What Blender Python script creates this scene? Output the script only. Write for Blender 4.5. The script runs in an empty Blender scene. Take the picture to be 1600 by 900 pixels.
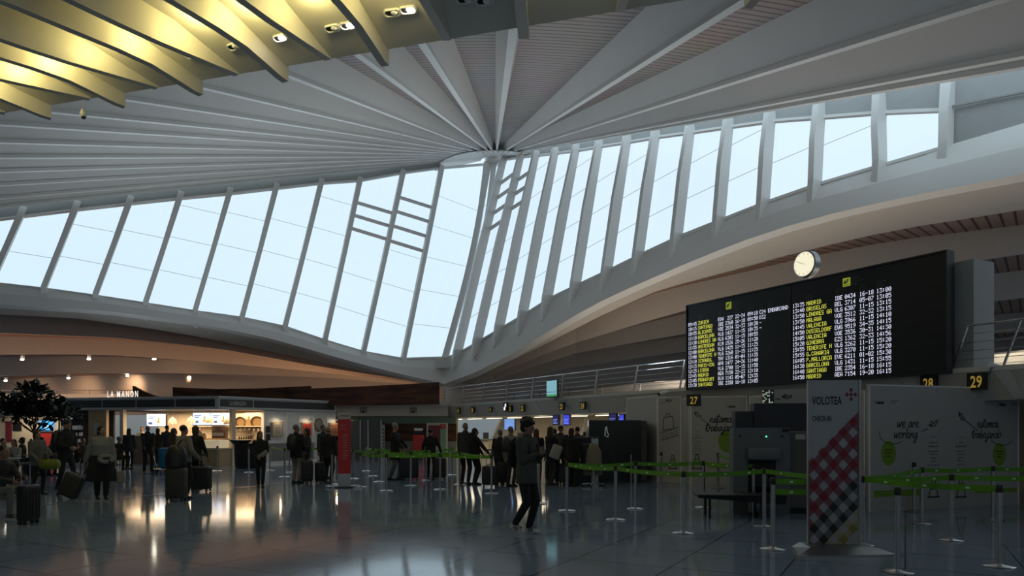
import bpy, bmesh, math, random
from mathutils import Vector, Matrix
random.seed(7)
V = Vector
F = 1155.0; EYE = 1.6; YH = 670.0      # focal length in px (1600x900), eye height, horizon row
def W(px, py, Y): return V(((px-800)*Y/F, Y, EYE-(py-YH)*Y/F))
def G(px, py):
    Y = F*EYE/(py-YH); return V(((px-800)*Y/F, Y, 0))
def R(d): return math.radians(d)
def lerp(a, b, t): return a+(b-a)*t
def interp(pts, x):
    if x <= pts[0][0]:
        a, b = pts[0], pts[1]
    elif x >= pts[-1][0]:
        a, b = pts[-2], pts[-1]
    else:
        for a, b in zip(pts, pts[1:]):
            if a[0] <= x <= b[0]: break
    return a[1]+(b[1]-a[1])*(x-a[0])/(b[0]-a[0])
sc = bpy.context.scene
col = sc.collection
# ------------------------------------------------------------------ camera
cam = bpy.data.cameras.new('camera'); cam.lens = 26.0; cam.sensor_width = 36; cam.shift_y = (YH-450)/1600
cam.clip_end = 500
co = bpy.data.objects.new('camera', cam); co.location = (0, 0, EYE); co.rotation_euler = (R(90), 0, 0)
col.objects.link(co); sc.camera = co
sc.view_settings.view_transform = 'Standard'; sc.view_settings.look = 'None'
sc.view_settings.exposure = 0.0; sc.view_settings.gamma = 1.0; sc.view_settings.use_curve_mapping = False
sc.cycles.use_denoising = True
sc.cycles.max_bounces = 8; sc.cycles.diffuse_bounces = 6; sc.cycles.glossy_bounces = 4; sc.cycles.transparent_max_bounces = 12
sc.cycles.caustics_reflective = False; sc.cycles.caustics_refractive = False
sc.cycles.sample_clamp_indirect = 4
# ------------------------------------------------------------------ world: pale overcast sky
SKY = 1.08
w = bpy.data.worlds.new('sky'); sc.world = w; w.use_nodes = True
nt = w.node_tree; nt.nodes.clear()
out = nt.nodes.new('ShaderNodeOutputWorld'); bg = nt.nodes.new('ShaderNodeBackground')
tc = nt.nodes.new('ShaderNodeTexCoord'); no = nt.nodes.new('ShaderNodeTexNoise'); rp = nt.nodes.new('ShaderNodeValToRGB')
no.inputs['Scale'].default_value = 1.6; no.inputs['Detail'].default_value = 3
rp.color_ramp.elements[0].position = .35; rp.color_ramp.elements[0].color = (.66, .84, .96, 1)
rp.color_ramp.elements[1].position = .7; rp.color_ramp.elements[1].color = (.75, .90, 1.0, 1)
nt.links.new(tc.outputs['Generated'], no.inputs['Vector']); nt.links.new(no.outputs['Fac'], rp.inputs['Fac'])
nt.links.new(rp.outputs['Color'], bg.inputs['Color']); bg.inputs['Strength'].default_value = SKY
nt.links.new(bg.outputs[0], out.inputs['Surface'])
def light(kind, name, loc, power, color=(1, 1, 1), size=.1, size_y=None, direction=None, spot=60, blend=.6):
    l = bpy.data.lights.new(name, kind); l.energy = power; l.color = color
    if kind == 'AREA':
        l.shape = 'RECTANGLE'; l.size = size; l.size_y = size_y or size
    else: l.shadow_soft_size = size
    if kind == 'SPOT': l.spot_size = R(spot); l.spot_blend = blend
    o = bpy.data.objects.new(name, l); o.location = loc
    if direction is not None: o.rotation_euler = V(direction).to_track_quat('-Z', 'Y').to_euler()
    col.objects.link(o); return o
# added fill light behind the viewer, aimed upwards to brighten the ceiling
light('AREA', 'rear_fill', (-2, -8, 5.5), 800, (.80, .92, 1.0), 34, 5, (0, .25, 1))
# added cool fill without fixtures, brightening the roof from kiosk and canopy height
light('AREA', 'roof_fill', (-11, 31.5, 3.3), 330, (.80, .93, 1.0), 16, 1.2, (0, 0, 1)).data.spread = R(135)
light('AREA', 'roof_fill', (2, 24, 3.4), 110, (.82, .92, 1.0), 8, 1, (0, 0, 1))
WARM = (1.0, .80, .52); YEL = (1.0, .83, .31); ORG = (1.0, .55, .28)
# ------------------------------------------------------------------ materials
MATS = {}
def mat(name, c, rough=.5, metal=0, emit=0, noise=.06, nscale=3, bump=0, spec=.5, bscale=40, coat=0):
    if name in MATS: return MATS[name]
    m = bpy.data.materials.new(name); m.use_nodes = True; n = m.node_tree; p = n.nodes['Principled BSDF']
    p.inputs['Roughness'].default_value = rough; p.inputs['Metallic'].default_value = metal
    p.inputs['Specular IOR Level'].default_value = spec; p.inputs['Coat Weight'].default_value = coat
    tc = n.nodes.new('ShaderNodeTexCoord'); nz = n.nodes.new('ShaderNodeTexNoise'); nz.inputs['Scale'].default_value = nscale
    nz.inputs['Detail'].default_value = 4
    n.links.new(tc.outputs['Object'], nz.inputs['Vector'])
    mx = n.nodes.new('ShaderNodeMix'); mx.data_type = 'RGBA'
    mx.inputs['A'].default_value = tuple(max(0, x*(1-noise)) for x in c)+(1,)
    mx.inputs['B'].default_value = tuple(min(1, x*(1+noise)) for x in c)+(1,)
    n.links.new(nz.outputs['Fac'], mx.inputs['Factor']); n.links.new(mx.outputs['Result'], p.inputs['Base Color'])
    if emit:
        p.inputs['Emission Color'].default_value = c+(1,); p.inputs['Emission Strength'].default_value = emit
    if bump:
        b = n.nodes.new('ShaderNodeBump'); b.inputs['Strength'].default_value = bump; b.inputs['Distance'].default_value = .01
        n2 = n.nodes.new('ShaderNodeTexNoise'); n2.inputs['Scale'].default_value = bscale
        n.links.new(tc.outputs['Object'], n2.inputs['Vector'])
        n.links.new(n2.outputs['Fac'], b.inputs['Height']); n.links.new(b.outputs['Normal'], p.inputs['Normal'])
    MATS[name] = m; return m
white = mat('white paint', (.82, .82, .80), .45, noise=.04, nscale=.6)
plaster = mat('pale plaster', (.62, .58, .52), .7, noise=.05)
conc = mat('white concrete', (.66, .65, .62), .6, noise=.07, nscale=.5)
cream = mat('cream board', (.72, .62, .46), .6)
grey = mat('grey laminate', (.22, .22, .21), .5)
dgrey = mat('charcoal laminate', (.05, .052, .055), .45)
black = mat('black plastic', (.012, .012, .014), .4)
blackm = mat('matte black', (.01, .01, .012), .8)
steel = mat('brushed steel', (.55, .55, .56), .25, 1)
chrome = mat('chrome', (.75, .75, .76), .1, 1)
alu = mat('aluminium', (.42, .43, .44), .35, 1)
green = mat('green belt', (.12, .34, .015), .6, noise=.1)
gspot = mat('green vinyl', (.20, .34, .03), .6)
red = mat('red vinyl', (.55, .035, .035), .5)
maroon = mat('maroon check', (.20, .02, .045), .55)
ink = mat('black ink', (.015, .015, .015), .6)
oak = mat('pale oak', (.48, .34, .19), .5, noise=.15, nscale=8)
basket = mat('wicker', (.35, .22, .10), .8, noise=.3, nscale=60)
panelw = mat('white vinyl board', (.46, .44, .42), .5, noise=.02)
lampglow = mat('lamp glow', (1.0, .86, .6), .4, emit=2.2)
lamphot = mat('lamp disc', (1.0, .93, .75), .4, emit=40)
clockface = mat('lit clock face', (1.0, .93, .68), .4, emit=.85)
ledw = mat('white led', (.80, .80, 1.0), .5, emit=1.15)
ledy = mat('yellow led', (.80, .82, .10), .5, emit=1.0)
ledg = mat('green lamp', (.1, 1.0, .4), .5, emit=2)
scrblue = mat('blue screen', (.16, .30, .62), .3, emit=1.0)
scrdeep = mat('deep blue screen', (.03, .04, .45), .3, emit=1.4)
scrpale = mat('pale menu screen', (.50, .66, 1.0), .3, emit=.9, noise=.02)
scrcyan = mat('aqua screen', (.25, .52, .62), .3, emit=.7)
signbox = mat('amber numeral', (.62, .42, .07), .5, emit=.3)
signdim = mat('faint lettering', (.12, .12, .11), .6)
yellowsign = mat('yellow green sign', (.42, .50, .05), .5, emit=.4)
tvinyl = mat('totem white vinyl', (.38, .39, .41), .45, noise=.02)
lvinyl = mat('light check', (.42, .40, .42), .45)
olive = mat('olive check', (.25, .21, .05), .45)
mauve = mat('mauve check', (.30, .20, .24), .45)
bottle = mat('dark bottle', (.03, .02, .012), .15)
foodm = mat('pastry', (.55, .30, .10), .6, noise=.3, nscale=30)
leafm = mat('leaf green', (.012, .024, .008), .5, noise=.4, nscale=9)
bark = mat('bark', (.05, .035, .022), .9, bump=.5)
glassd = mat('dark glass', (.02, .03, .03), .05)
ggreen = mat('green tinted glass', (.16, .26, .20), .12)
def wood_mat(name, c1, c2, scale, rough=.5):
    m = bpy.data.materials.new(name); m.use_nodes = True; n = m.node_tree; p = n.nodes['Principled BSDF']
    p.inputs['Roughness'].default_value = rough
    tc = n.nodes.new('ShaderNodeTexCoord'); mp = n.nodes.new('ShaderNodeMapping'); mp.inputs['Scale'].default_value = scale
    nz = n.nodes.new('ShaderNodeTexNoise'); nz.inputs['Scale'].default_value = 1.5; nz.inputs['Detail'].default_value = 6
    rp = n.nodes.new('ShaderNodeValToRGB'); rp.color_ramp.elements[0].position = .35; rp.color_ramp.elements[1].position = .68
    rp.color_ramp.elements[0].color = c1+(1,); rp.color_ramp.elements[1].color = c2+(1,)
    n.links.new(tc.outputs['Object'], mp.inputs['Vector']); n.links.new(mp.outputs['Vector'], nz.inputs['Vector'])
    n.links.new(nz.outputs['Fac'], rp.inputs['Fac']); n.links.new(rp.outputs['Color'], p.inputs['Base Color'])
    MATS[name] = m; return m
walnut = wood_mat('red brown veneer', (.03, .010, .005), (.14, .045, .02), (.6, .6, 3), .55)
def slat_mat(name, c1, c2, period, rings, axis='X', rot=0):
    m = bpy.data.materials.new(name); m.use_nodes = True; n = m.node_tree; p = n.nodes['Principled BSDF']
    p.inputs['Roughness'].default_value = .6
    tc = n.nodes.new('ShaderNodeTexCoord'); mp = n.nodes.new('ShaderNodeMapping'); mp.inputs['Rotation'].default_value = (0, 0, rot)
    wv = n.nodes.new('ShaderNodeTexWave')
    wv.wave_type = 'RINGS' if rings else 'BANDS'
    if rings: wv.rings_direction = 'Z'
    else: wv.bands_direction = axis
    wv.inputs['Scale'].default_value = 2*math.pi/20/period; wv.inputs['Distortion'].default_value = .15
    rp = n.nodes.new('ShaderNodeValToRGB'); rp.color_ramp.elements[0].position = .06; rp.color_ramp.elements[1].position = .16
    rp.color_ramp.elements[0].color = c1+(1,); rp.color_ramp.elements[1].color = c2+(1,)
    nz = n.nodes.new('ShaderNodeTexNoise'); nz.inputs['Scale'].default_value = .35; nz.inputs['Detail'].default_value = 3
    mx = n.nodes.new('ShaderNodeMix'); mx.data_type = 'RGBA'; mx.blend_type = 'MULTIPLY'; mx.inputs['Factor'].default_value = .35
    n.links.new(tc.outputs['Object'], mp.inputs['Vector']); n.links.new(mp.outputs['Vector'], wv.inputs['Vector'])
    n.links.new(wv.outputs['Fac'], rp.inputs['Fac']); n.links.new(tc.outputs['Object'], nz.inputs['Vector'])
    n.links.new(rp.outputs['Color'], mx.inputs['A']); n.links.new(nz.outputs['Color'], mx.inputs['B'])
    n.links.new(mx.outputs['Result'], p.inputs['Base Color'])
    MATS[name] = m; return m
slatfan = slat_mat('pale timber slats', (.22, .18, .17), (.52, .46, .45), .34, True)
slatlow = slat_mat('warm timber slats', (.10, .035, .02), (.52, .30, .20), .42, False, 'X', R(35))
def glass_mat():
    m = bpy.data.materials.new('window glass'); m.use_nodes = True; n = m.node_tree; n.nodes.clear()
    o = n.nodes.new('ShaderNodeOutputMaterial'); t = n.nodes.new('ShaderNodeBsdfTransparent'); g = n.nodes.new('ShaderNodeBsdfGlossy')
    g.inputs['Roughness'].default_value = .03; t.inputs['Color'].default_value = (.97, .99, 1, 1)
    mx = n.nodes.new('ShaderNodeMixShader'); lw = n.nodes.new('ShaderNodeLayerWeight'); pw = n.nodes.new('ShaderNodeMath'); pw.operation = 'POWER'; pw.inputs[1].default_value = 5
    f = n.nodes.new('ShaderNodeMath'); f.operation = 'MULTIPLY_ADD'; f.inputs[1].default_value = .6; f.inputs[2].default_value = .03
    n.links.new(lw.outputs['Facing'], pw.inputs[0]); n.links.new(pw.outputs[0], f.inputs[0]); n.links.new(f.outputs[0], mx.inputs[0]); n.links.new(t.outputs[0], mx.inputs[1]); n.links.new(g.outputs[0], mx.inputs[2])
    n.links.new(mx.outputs[0], o.inputs['Surface']); MATS['glass'] = m; return m
glass = glass_mat()
def floor_mat():
    m = bpy.data.materials.new('polished granite tiles'); m.use_nodes = True; n = m.node_tree; p = n.nodes['Principled BSDF']
    tc = n.nodes.new('ShaderNodeTexCoord'); mp = n.nodes.new('ShaderNodeMapping'); mp.inputs['Rotation'].default_value = (0, 0, R(28))
    br = n.nodes.new('ShaderNodeTexBrick'); br.offset = 0; br.inputs['Scale'].default_value = 1
    br.inputs['Brick Width'].default_value = 1.2; br.inputs['Row Height'].default_value = 1.2; br.inputs['Mortar Size'].default_value = .010
    br.inputs['Color1'].default_value = (.29, .40, .57, 1); br.inputs['Color2'].default_value = (.34, .45, .62, 1); br.inputs['Mortar'].default_value = (.03, .03, .03, 1)
    nz = n.nodes.new('ShaderNodeTexNoise'); nz.inputs['Scale'].default_value = 60; nz.inputs['Detail'].default_value = 4
    mx = n.nodes.new('ShaderNodeMix'); mx.data_type = 'RGBA'; mx.blend_type = 'MULTIPLY'; mx.inputs['Factor'].default_value = .6
    n.links.new(tc.outputs['Object'], mp.inputs['Vector']); n.links.new(mp.outputs['Vector'], br.inputs['Vector'])
    n.links.new(tc.outputs['Object'], nz.inputs['Vector'])
    n.links.new(br.outputs['Color'], mx.inputs['A']); n.links.new(nz.outputs['Color'], mx.inputs['B']); n.links.new(mx.outputs['Result'], p.inputs['Base Color'])
    n3 = n.nodes.new('ShaderNodeTexNoise'); n3.inputs['Scale'].default_value = .8
    mr = n.nodes.new('ShaderNodeMapRange'); mr.inputs['To Min'].default_value = .05; mr.inputs['To Max'].default_value = .12
    n.links.new(mp.outputs['Vector'], n3.inputs['Vector']); n.links.new(n3.outputs['Fac'], mr.inputs['Value'])
    n.links.new(mr.outputs['Result'], p.inputs['Roughness'])
    p.inputs['Specular IOR Level'].default_value = .58; p.inputs['Specular Tint'].default_value = (.70, .86, 1.0, 1)
    b = n.nodes.new('ShaderNodeBump'); b.inputs['Strength'].default_value = .25; b.inputs['Distance'].default_value = .004
    n.links.new(n3.outputs['Fac'], b.inputs['Height']); n.links.new(b.outputs['Normal'], p.inputs['Normal'])
    return m
floorm = floor_mat()
# ------------------------------------------------------------------ mesh builder
def ortho(d):
    d = d.normalized(); a = V((0, 0, 1)) if abs(d.z) < .9 else V((1, 0, 0))
    x = a.cross(d).normalized(); return x, d.cross(x).normalized()
class Fr:
    """wall-like frame: u along x, v up, w out along the normal n"""
    def __init__(s, o, x, n=None):
        s.o = V(o); s.x = V(x).normalized(); s.n = V(n).normalized() if n is not None else V((s.x.y, -s.x.x, 0)); s.z = V((0, 0, 1))
    def P(s, u, v, w=0): return s.o+s.x*u+s.z*v+s.n*w
class MB:
    def __init__(s): s.v = []; s.f = []; s.m = []; s.ms = []; s.cur = 0
    def use(s, m):
        if m not in s.ms: s.ms.append(m)
        s.cur = s.ms.index(m); return s
    def add(s, vs, fs):
        b = len(s.v); s.v += [V(p) for p in vs]
        for f in fs: s.f.append([b+i for i in f]); s.m.append(s.cur)
        return s
    def quad(s, *p): return s.add(p, [list(range(len(p)))])
    def hexa(s, a, b):        # a, b: two quads of 4 points
        return s.add(list(a)+list(b), [[3, 2, 1, 0], [4, 5, 6, 7], [0, 1, 5, 4], [1, 2, 6, 5], [2, 3, 7, 6], [3, 0, 4, 7]])
    def box(s, c, sz, rz=0):
        x, y, z = sz[0]/2, sz[1]/2, sz[2]/2; M = Matrix.Rotation(rz, 3, 'Z'); c = V(c)
        q = [(-x, -y), (x, -y), (x, y), (-x, y)]
        return s.hexa([c+M@V((a, b, -z)) for a, b in q], [c+M@V((a, b, z)) for a, b in q])
    def fbox(s, fr, u0, u1, v0, v1, w0, w1):
        a = [fr.P(u0, v0, w0), fr.P(u1, v0, w0), fr.P(u1, v0, w1), fr.P(u0, v0, w1)]
        b = [fr.P(u0, v1, w0), fr.P(u1, v1, w0), fr.P(u1, v1, w1), fr.P(u0, v1, w1)]
        return s.hexa(a, b)
    def bar(s, p, q, a, b, up=None):   # rectangular bar p->q, a across, b along 'up'
        p, q = V(p), V(q); d = (q-p).normalized()
        if up is None: x, y = ortho(d)
        else:
            y = V(up); y = (y-d*y.dot(d)).normalized(); x = y.cross(d)
        o = [x*i*a/2+y*j*b/2 for i, j in ((-1, -1), (1, -1), (1, 1), (-1, 1))]
        return s.hexa([p+k for k in o], [q+k for k in o])
    def tube(s, pts, r, n=10, cap=True):
        pts = [V(p) for p in pts]; rs = r if isinstance(r, (list, tuple)) else [r]*len(pts); b = len(s.v)
        px = None
        for i, p in enumerate(pts):
            d = (pts[min(i+1, len(pts)-1)]-pts[max(i-1, 0)]).normalized()
            if px is None: px, _ = ortho(d)
            px = (px-d*px.dot(d)).normalized(); y = d.cross(px)
            for k in range(n):
                a = 2*math.pi*k/n; s.v.append(p+(px*math.cos(a)+y*math.sin(a))*rs[i])
        for i in range(len(pts)-1):
            for k in range(n):
                s.f.append([b+i*n+k, b+i*n+(k+1) % n, b+(i+1)*n+(k+1) % n, b+(i+1)*n+k]); s.m.append(s.cur)
        if cap:
            s.f.append([b+k for k in range(n)][::-1]); s.m.append(s.cur)
            e = b+(len(pts)-1)*n; s.f.append([e+k for k in range(n)]); s.m.append(s.cur)
        return s
    def cyl(s, p, q, r0, r1=None, n=16): return s.tube([p, q], [r0, r0 if r1 is None else r1], n)
    def lathe(s, c, prof, n=20, M=None):
        b = len(s.v); c = V(c)
        for r, z in prof:
            for k in range(n):
                a = 2*math.pi*k/n; p = V((r*math.cos(a), r*math.sin(a), z)); s.v.append(c+(M@p if M else p))
        for i in range(len(prof)-1):
            for k in range(n):
                s.f.append([b+i*n+k, b+i*n+(k+1) % n, b+(i+1)*n+(k+1) % n, b+(i+1)*n+k]); s.m.append(s.cur)
        s.f.append([b+k for k in range(n)][::-1]); s.m.append(s.cur)
        e = b+(len(prof)-1)*n; s.f.append([e+k for k in range(n)]); s.m.append(s.cur)
        return s
    def ell(s, c, r, M=None, n=12, m=8):
        prof = [(math.cos(t), math.sin(t)) for t in [(-.5+i/m)*math.pi*.98 for i in range(m+1)]]
        D = Matrix.Diagonal(V(r)); MM = (M@D) if M else D
        return s.lathe(c, prof, n, MM)
    def limb(s, p, q, r0, r1, n=12):   # capsule with tapering radius
        s.tube([p, q], [r0, r1], n); s.ell(p, (r0,)*3, n=n); s.ell(q, (r1,)*3, n=n); return s
    def loft(s, rings):   # rings: lists of equal length
        n = len(rings[0]); b = len(s.v)
        for r in rings: s.v += [V(p) for p in r]
        for i in range(len(rings)-1):
            for k in range(n):
                s.f.append([b+i*n+k, b+i*n+(k+1) % n, b+(i+1)*n+(k+1) % n, b+(i+1)*n+k]); s.m.append(s.cur)
        s.f.append([b+k for k in range(n)][::-1]); s.m.append(s.cur)
        e = b+(len(rings)-1)*n; s.f.append([e+k for k in range(n)]); s.m.append(s.cur)
        return s
    def strip(s, a, b):    # surface between two polylines
        n = len(a); k = len(s.v); s.v += [V(p) for p in a]+[V(p) for p in b]
        for i in range(n-1): s.f.append([k+i, k+i+1, k+n+i+1, k+n+i]); s.m.append(s.cur)
        return s
    def mesh(s, name='m'):
        me = bpy.data.meshes.new(name); me.from_pydata([tuple(p) for p in s.v], [], s.f)
        for m in s.ms: me.materials.append(m)
        if len(s.ms) > 1: me.polygons.foreach_set('material_index', s.m)
        return me
    def build(s, name, m=None, parent=None, smooth=False, world=False, bevel=0, loc=None):
        if world and parent is not None:
            Mi = Matrix.LocRotScale(parent.location, parent.rotation_euler, None).inverted()
            s.v = [Mi@p for p in s.v]
        if loc is not None: s.v = [p-V(loc) for p in s.v]
        me = s.mesh(name)
        if m is not None and not s.ms: me.materials.append(m)
        bm = bmesh.new(); bm.from_mesh(me); bmesh.ops.recalc_face_normals(bm, faces=bm.faces)
        bm.to_mesh(me); bm.free()
        o = bpy.data.objects.new(name, me); col.objects.link(o)
        if parent is not None: o.parent = parent
        if loc is not None: o.location = loc
        if smooth:
            me.shade_smooth()
            try: me.set_sharp_from_angle(angle=R(40))
            except Exception: pass
        if bevel:
            b = o.modifiers.new('bevel', 'BEVEL'); b.width = bevel; b.segments = 2; b.limit_method = 'ANGLE'
        return o
def tag(o, label, cat, group=None, kind=None):
    if label: o['label'] = label
    if cat: o['category'] = cat
    if group: o['group'] = group
    if kind: o['kind'] = kind
    return o
def empty(name, loc, rz=0, label=None, cat=None, group=None):
    o = bpy.data.objects.new(name, None); o.location = loc; o.rotation_euler = (0, 0, rz); o.empty_display_size = .1
    col.objects.link(o); return tag(o, label, cat, group)
def struct(o): o['kind'] = 'structure'; return o
def copy_tree(o, parent=None):
    c = o.copy(); col.objects.link(c)
    if parent is not None: c.parent = parent
    for ch in list(o.children): copy_tree(ch, c)
    return c
def rounded(name, size, bev, m, parent, loc=(0, 0, 0), seg=3, rot=None):
    bm = bmesh.new(); bmesh.ops.create_cube(bm, size=1); bmesh.ops.scale(bm, vec=size, verts=bm.verts)
    bmesh.ops.bevel(bm, geom=bm.edges[:], offset=bev, segments=seg, profile=.5, affect='EDGES')
    if rot: bmesh.ops.transform(bm, matrix=rot.to_4x4(), verts=bm.verts)
    bmesh.ops.translate(bm, vec=loc, verts=bm.verts)
    me = bpy.data.meshes.new(name); bm.to_mesh(me); bm.free(); me.materials.append(m); me.shade_smooth()
    o = bpy.data.objects.new(name, me); col.objects.link(o)
    if parent is not None: o.parent = parent
    return o
def text_verts(txt, size, xs=1.0, bold=0, align='LEFT', shear=0, space=1.0):
    cu = bpy.data.curves.new('t', 'FONT'); cu.body = txt; cu.size = size; cu.align_x = align; cu.offset = bold; cu.shear = shear
    cu.space_character = space; cu.resolution_u = 2
    o = bpy.data.objects.new('t', cu); col.objects.link(o)
    dg = bpy.context.evaluated_depsgraph_get(); me = bpy.data.meshes.new_from_object(o.evaluated_get(dg))
    vs = [(p.co.x*xs, p.co.y) for p in me.vertices]; fs = [list(p.vertices) for p in me.polygons]
    bpy.data.objects.remove(o); bpy.data.curves.remove(cu); bpy.data.meshes.remove(me)
    return vs, fs
def ftext(mb, fr, txt, u, v, size, w=.004, **k):
    vs, fs = text_verts(txt, size, **k)
    return mb.add([fr.P(u+a, v+b, w) for a, b in vs], fs)
FONT = {}
for ch, h in {'0':'3E5149453E','1':'00427F4000','2':'4261514946','3':'2141454B31','4':'1814127F10','5':'2745454539','6':'3C4A494930','7':'0171090503','8':'3649494936','9':'064949291E',':':'0036360000','-':'0808080808','.':'0060600000','A':'7E1111117E','B':'7F49494936','C':'3E41414122','D':'7F4141221C','E':'7F49494941','F':'7F09090901','G':'3E4149497A','H':'7F0808087F','I':'00417F4100','J':'2040413F01','K':'7F08142241','L':'7F40404040','M':'7F020C027F','N':'7F0408107F','O':'3E4141413E','P':'7F09090906','Q':'3E4151215E','R':'7F09192946','S':'4649494931','T':'01017F0101','U':'3F4040403F','V':'1F2040201F','W':'3F4038403F','X':'6314081463','Y':'0708700807','Z':'6151494543'}.items():
    FONT[ch] = [int(h[i:i+2], 16) for i in range(0, 10, 2)]
def led(mb, fr, txt, u, v, cw, ch, w=.004):   # dot-matrix lettering, cells cw x ch, v = bottom
    for i, c in enumerate(txt):
        if c not in FONT: continue
        for k, colbits in enumerate(FONT[c]):
            j = 0
            while j < 7:
                if colbits >> j & 1:
                    e = j
                    while e < 6 and colbits >> (e+1) & 1: e += 1
                    u0 = u+(i*6+k)*cw; v1 = v+(7-j)*ch; v0 = v+(6-e)*ch
                    v0 += ch*.1; v1 -= ch*.1; cq = cw*.84; mb.quad(fr.P(u0, v0, w), fr.P(u0+cq, v0, w), fr.P(u0+cq, v1, w), fr.P(u0, v1, w)); j = e+1
                else: j += 1
    return mb
def ribbon(mb, fr, pts, th, w=.004):
    for (a, b), (c, d) in zip(pts, pts[1:]):
        dx, dy = c-a, d-b; L = math.hypot(dx, dy)
        if L < 1e-6: continue
        nx, ny = -dy/L*th/2, dx/L*th/2; ex, ey = dx/L*th*.35, dy/L*th*.35
        mb.quad(fr.P(a-nx-ex, b-ny-ey, w), fr.P(c-nx+ex, d-ny+ey, w), fr.P(c+nx+ex, d+ny+ey, w), fr.P(a+nx-ex, b+ny-ey, w))
    return mb
# handwritten lettering (unit x-height), one stroke list per letter: (strokes, advance)
HAND = {
 'e': ([[(0, .45), (.45, .6), (.4, .95), (.15, .9), (.05, .4), (.25, .03), (.6, .2)]], .55),
 's': ([[(0, .1), (.35, 1), (.4, .4), (.2, .02), (.05, .15)], [(.2, .02), (.55, .2)]], .5),
 't': ([[(.1, .3), (.3, 1.7), (.2, .2), (.35, .02), (.55, .2)], [(.0, 1.15), (.55, 1.3)]], .5),
 'a': ([[(.5, .85), (.25, .98), (.02, .5), (.12, .05), (.35, .2), (.52, .9), (.5, .15), (.7, .15)]], .65),
 'm': ([[(0, 0), (.1, .9), (.1, .5), (.3, .95), (.33, .05)], [(.33, .5), (.5, .95), (.6, .85), (.58, .05), (.78, .2)]], .75),
 'o': ([[(.3, .95), (.05, .7), (.05, .2), (.25, .02), (.48, .3), (.48, .75), (.3, .95), (.62, .8)]], .58),
 'r': ([[(.05, 0), (.12, .9), (.12, .5), (.3, .92), (.48, .85)]], .45),
 'b': ([[(.05, .2), (.2, 1.9), (.08, .1), (.3, .02), (.5, .4), (.4, .8), (.12, .5)]], .55),
 'j': ([[(.25, .9), (.2, -.4), (.0, -.8), (-.15, -.5), (.4, .15)], [(.28, 1.2), (.3, 1.3)]], .4),
 'n': ([[(0, 0), (.1, .9), (.1, .5), (.35, .95), (.42, .1), (.6, .15)]], .58),
 'd': ([[(.45, .8), (.2, .95), (.02, .5), (.1, .05), (.3, .1), (.5, .6), (.62, 1.9), (.5, .15), (.68, .12)]], .62),
 'w': ([[(0, .9), (.08, .1), (.28, .3), (.33, .85), (.36, .1), (.58, .3), (.62, .95), (.8, .8)]], .75),
 'k': ([[(.1, 0), (.2, 1.8)], [(.48, .95), (.14, .45), (.5, .02)]], .5),
 'i': ([[(.1, .9), (.08, .1), (.25, .1)], [(.14, 1.25), (.16, 1.35)]], .25),
 'g': ([[(.48, .85), (.2, .95), (.03, .5), (.15, .1), (.38, .3), (.5, .9), (.42, -.5), (.15, -.85), (.05, -.5), (.6, .2)]], .6),
 ' ': ([], .45)}
def hand(mb, fr, txt, u, v, sz, th, w=.004, sx=None):
    sx = sx or sz
    for c in txt:
        st, adv = HAND[c]
        for s_ in st: ribbon(mb, fr, [(u+x*sx+y*sz*.15, v+y*sz) for x, y in s_], th, w)
        u += adv*sx
def disc_pts(u, v, ru, rv=None, n=28): return [(u+ru*math.cos(2*math.pi*k/n), v+(rv or ru)*math.sin(2*math.pi*k/n)) for k in range(n)]
def plane_icon(mb, fr, u, v, s, flip=1, rot=.2, th=.012):
    P = [(-.9, .25), (-.6, 0), (.2, -.25), (.9, .1), (1.0, .35), (.7, .4), (.1, .15), (-.15, .65), (-.4, .6), (-.3, .1), (-.55, .12), (-.75, .4), (-.9, .25)]
    c_, s_ = math.cos(rot), math.sin(rot)
    ribbon(mb, fr, [(u+flip*s*(x*c_-y*s_), v+s*(x*s_+y*c_)) for x, y in P], th)
# ================================================================== THE SETTING
CX = 17.6                      # the check-in row stands on the plan line X = CX - .542 Y
LT = V((.542, -1, 0)).normalized(); LN = V((-LT.y*-1, 0, 0))
LN = V((-.8792, -.4765, 0))    # its normal, out into the hall
def LP(px, z=0, c=CX):         # the point of that line seen in column px
    u = (px-800)/F; Y = c/(u+.542); return V((u*Y, Y, z))
fl = MB(); fl.quad((-45, -14, 0), (40, -14, 0), (40, 62, 0), (-45, 62, 0))
struct(fl.build('floor', floorm))
st = MB()
P = [G(-60, 806), G(60, 790), G(263, 771), G(400, 759.5), G(600, 744), G(690, 738)]
for a, b in zip(P, P[1:]): st.bar(a+V((0, 0, .002)), b+V((0, 0, .002)), .05, .004, (0, 0, 1))
struct(st.build('trim_1', steel))
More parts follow.
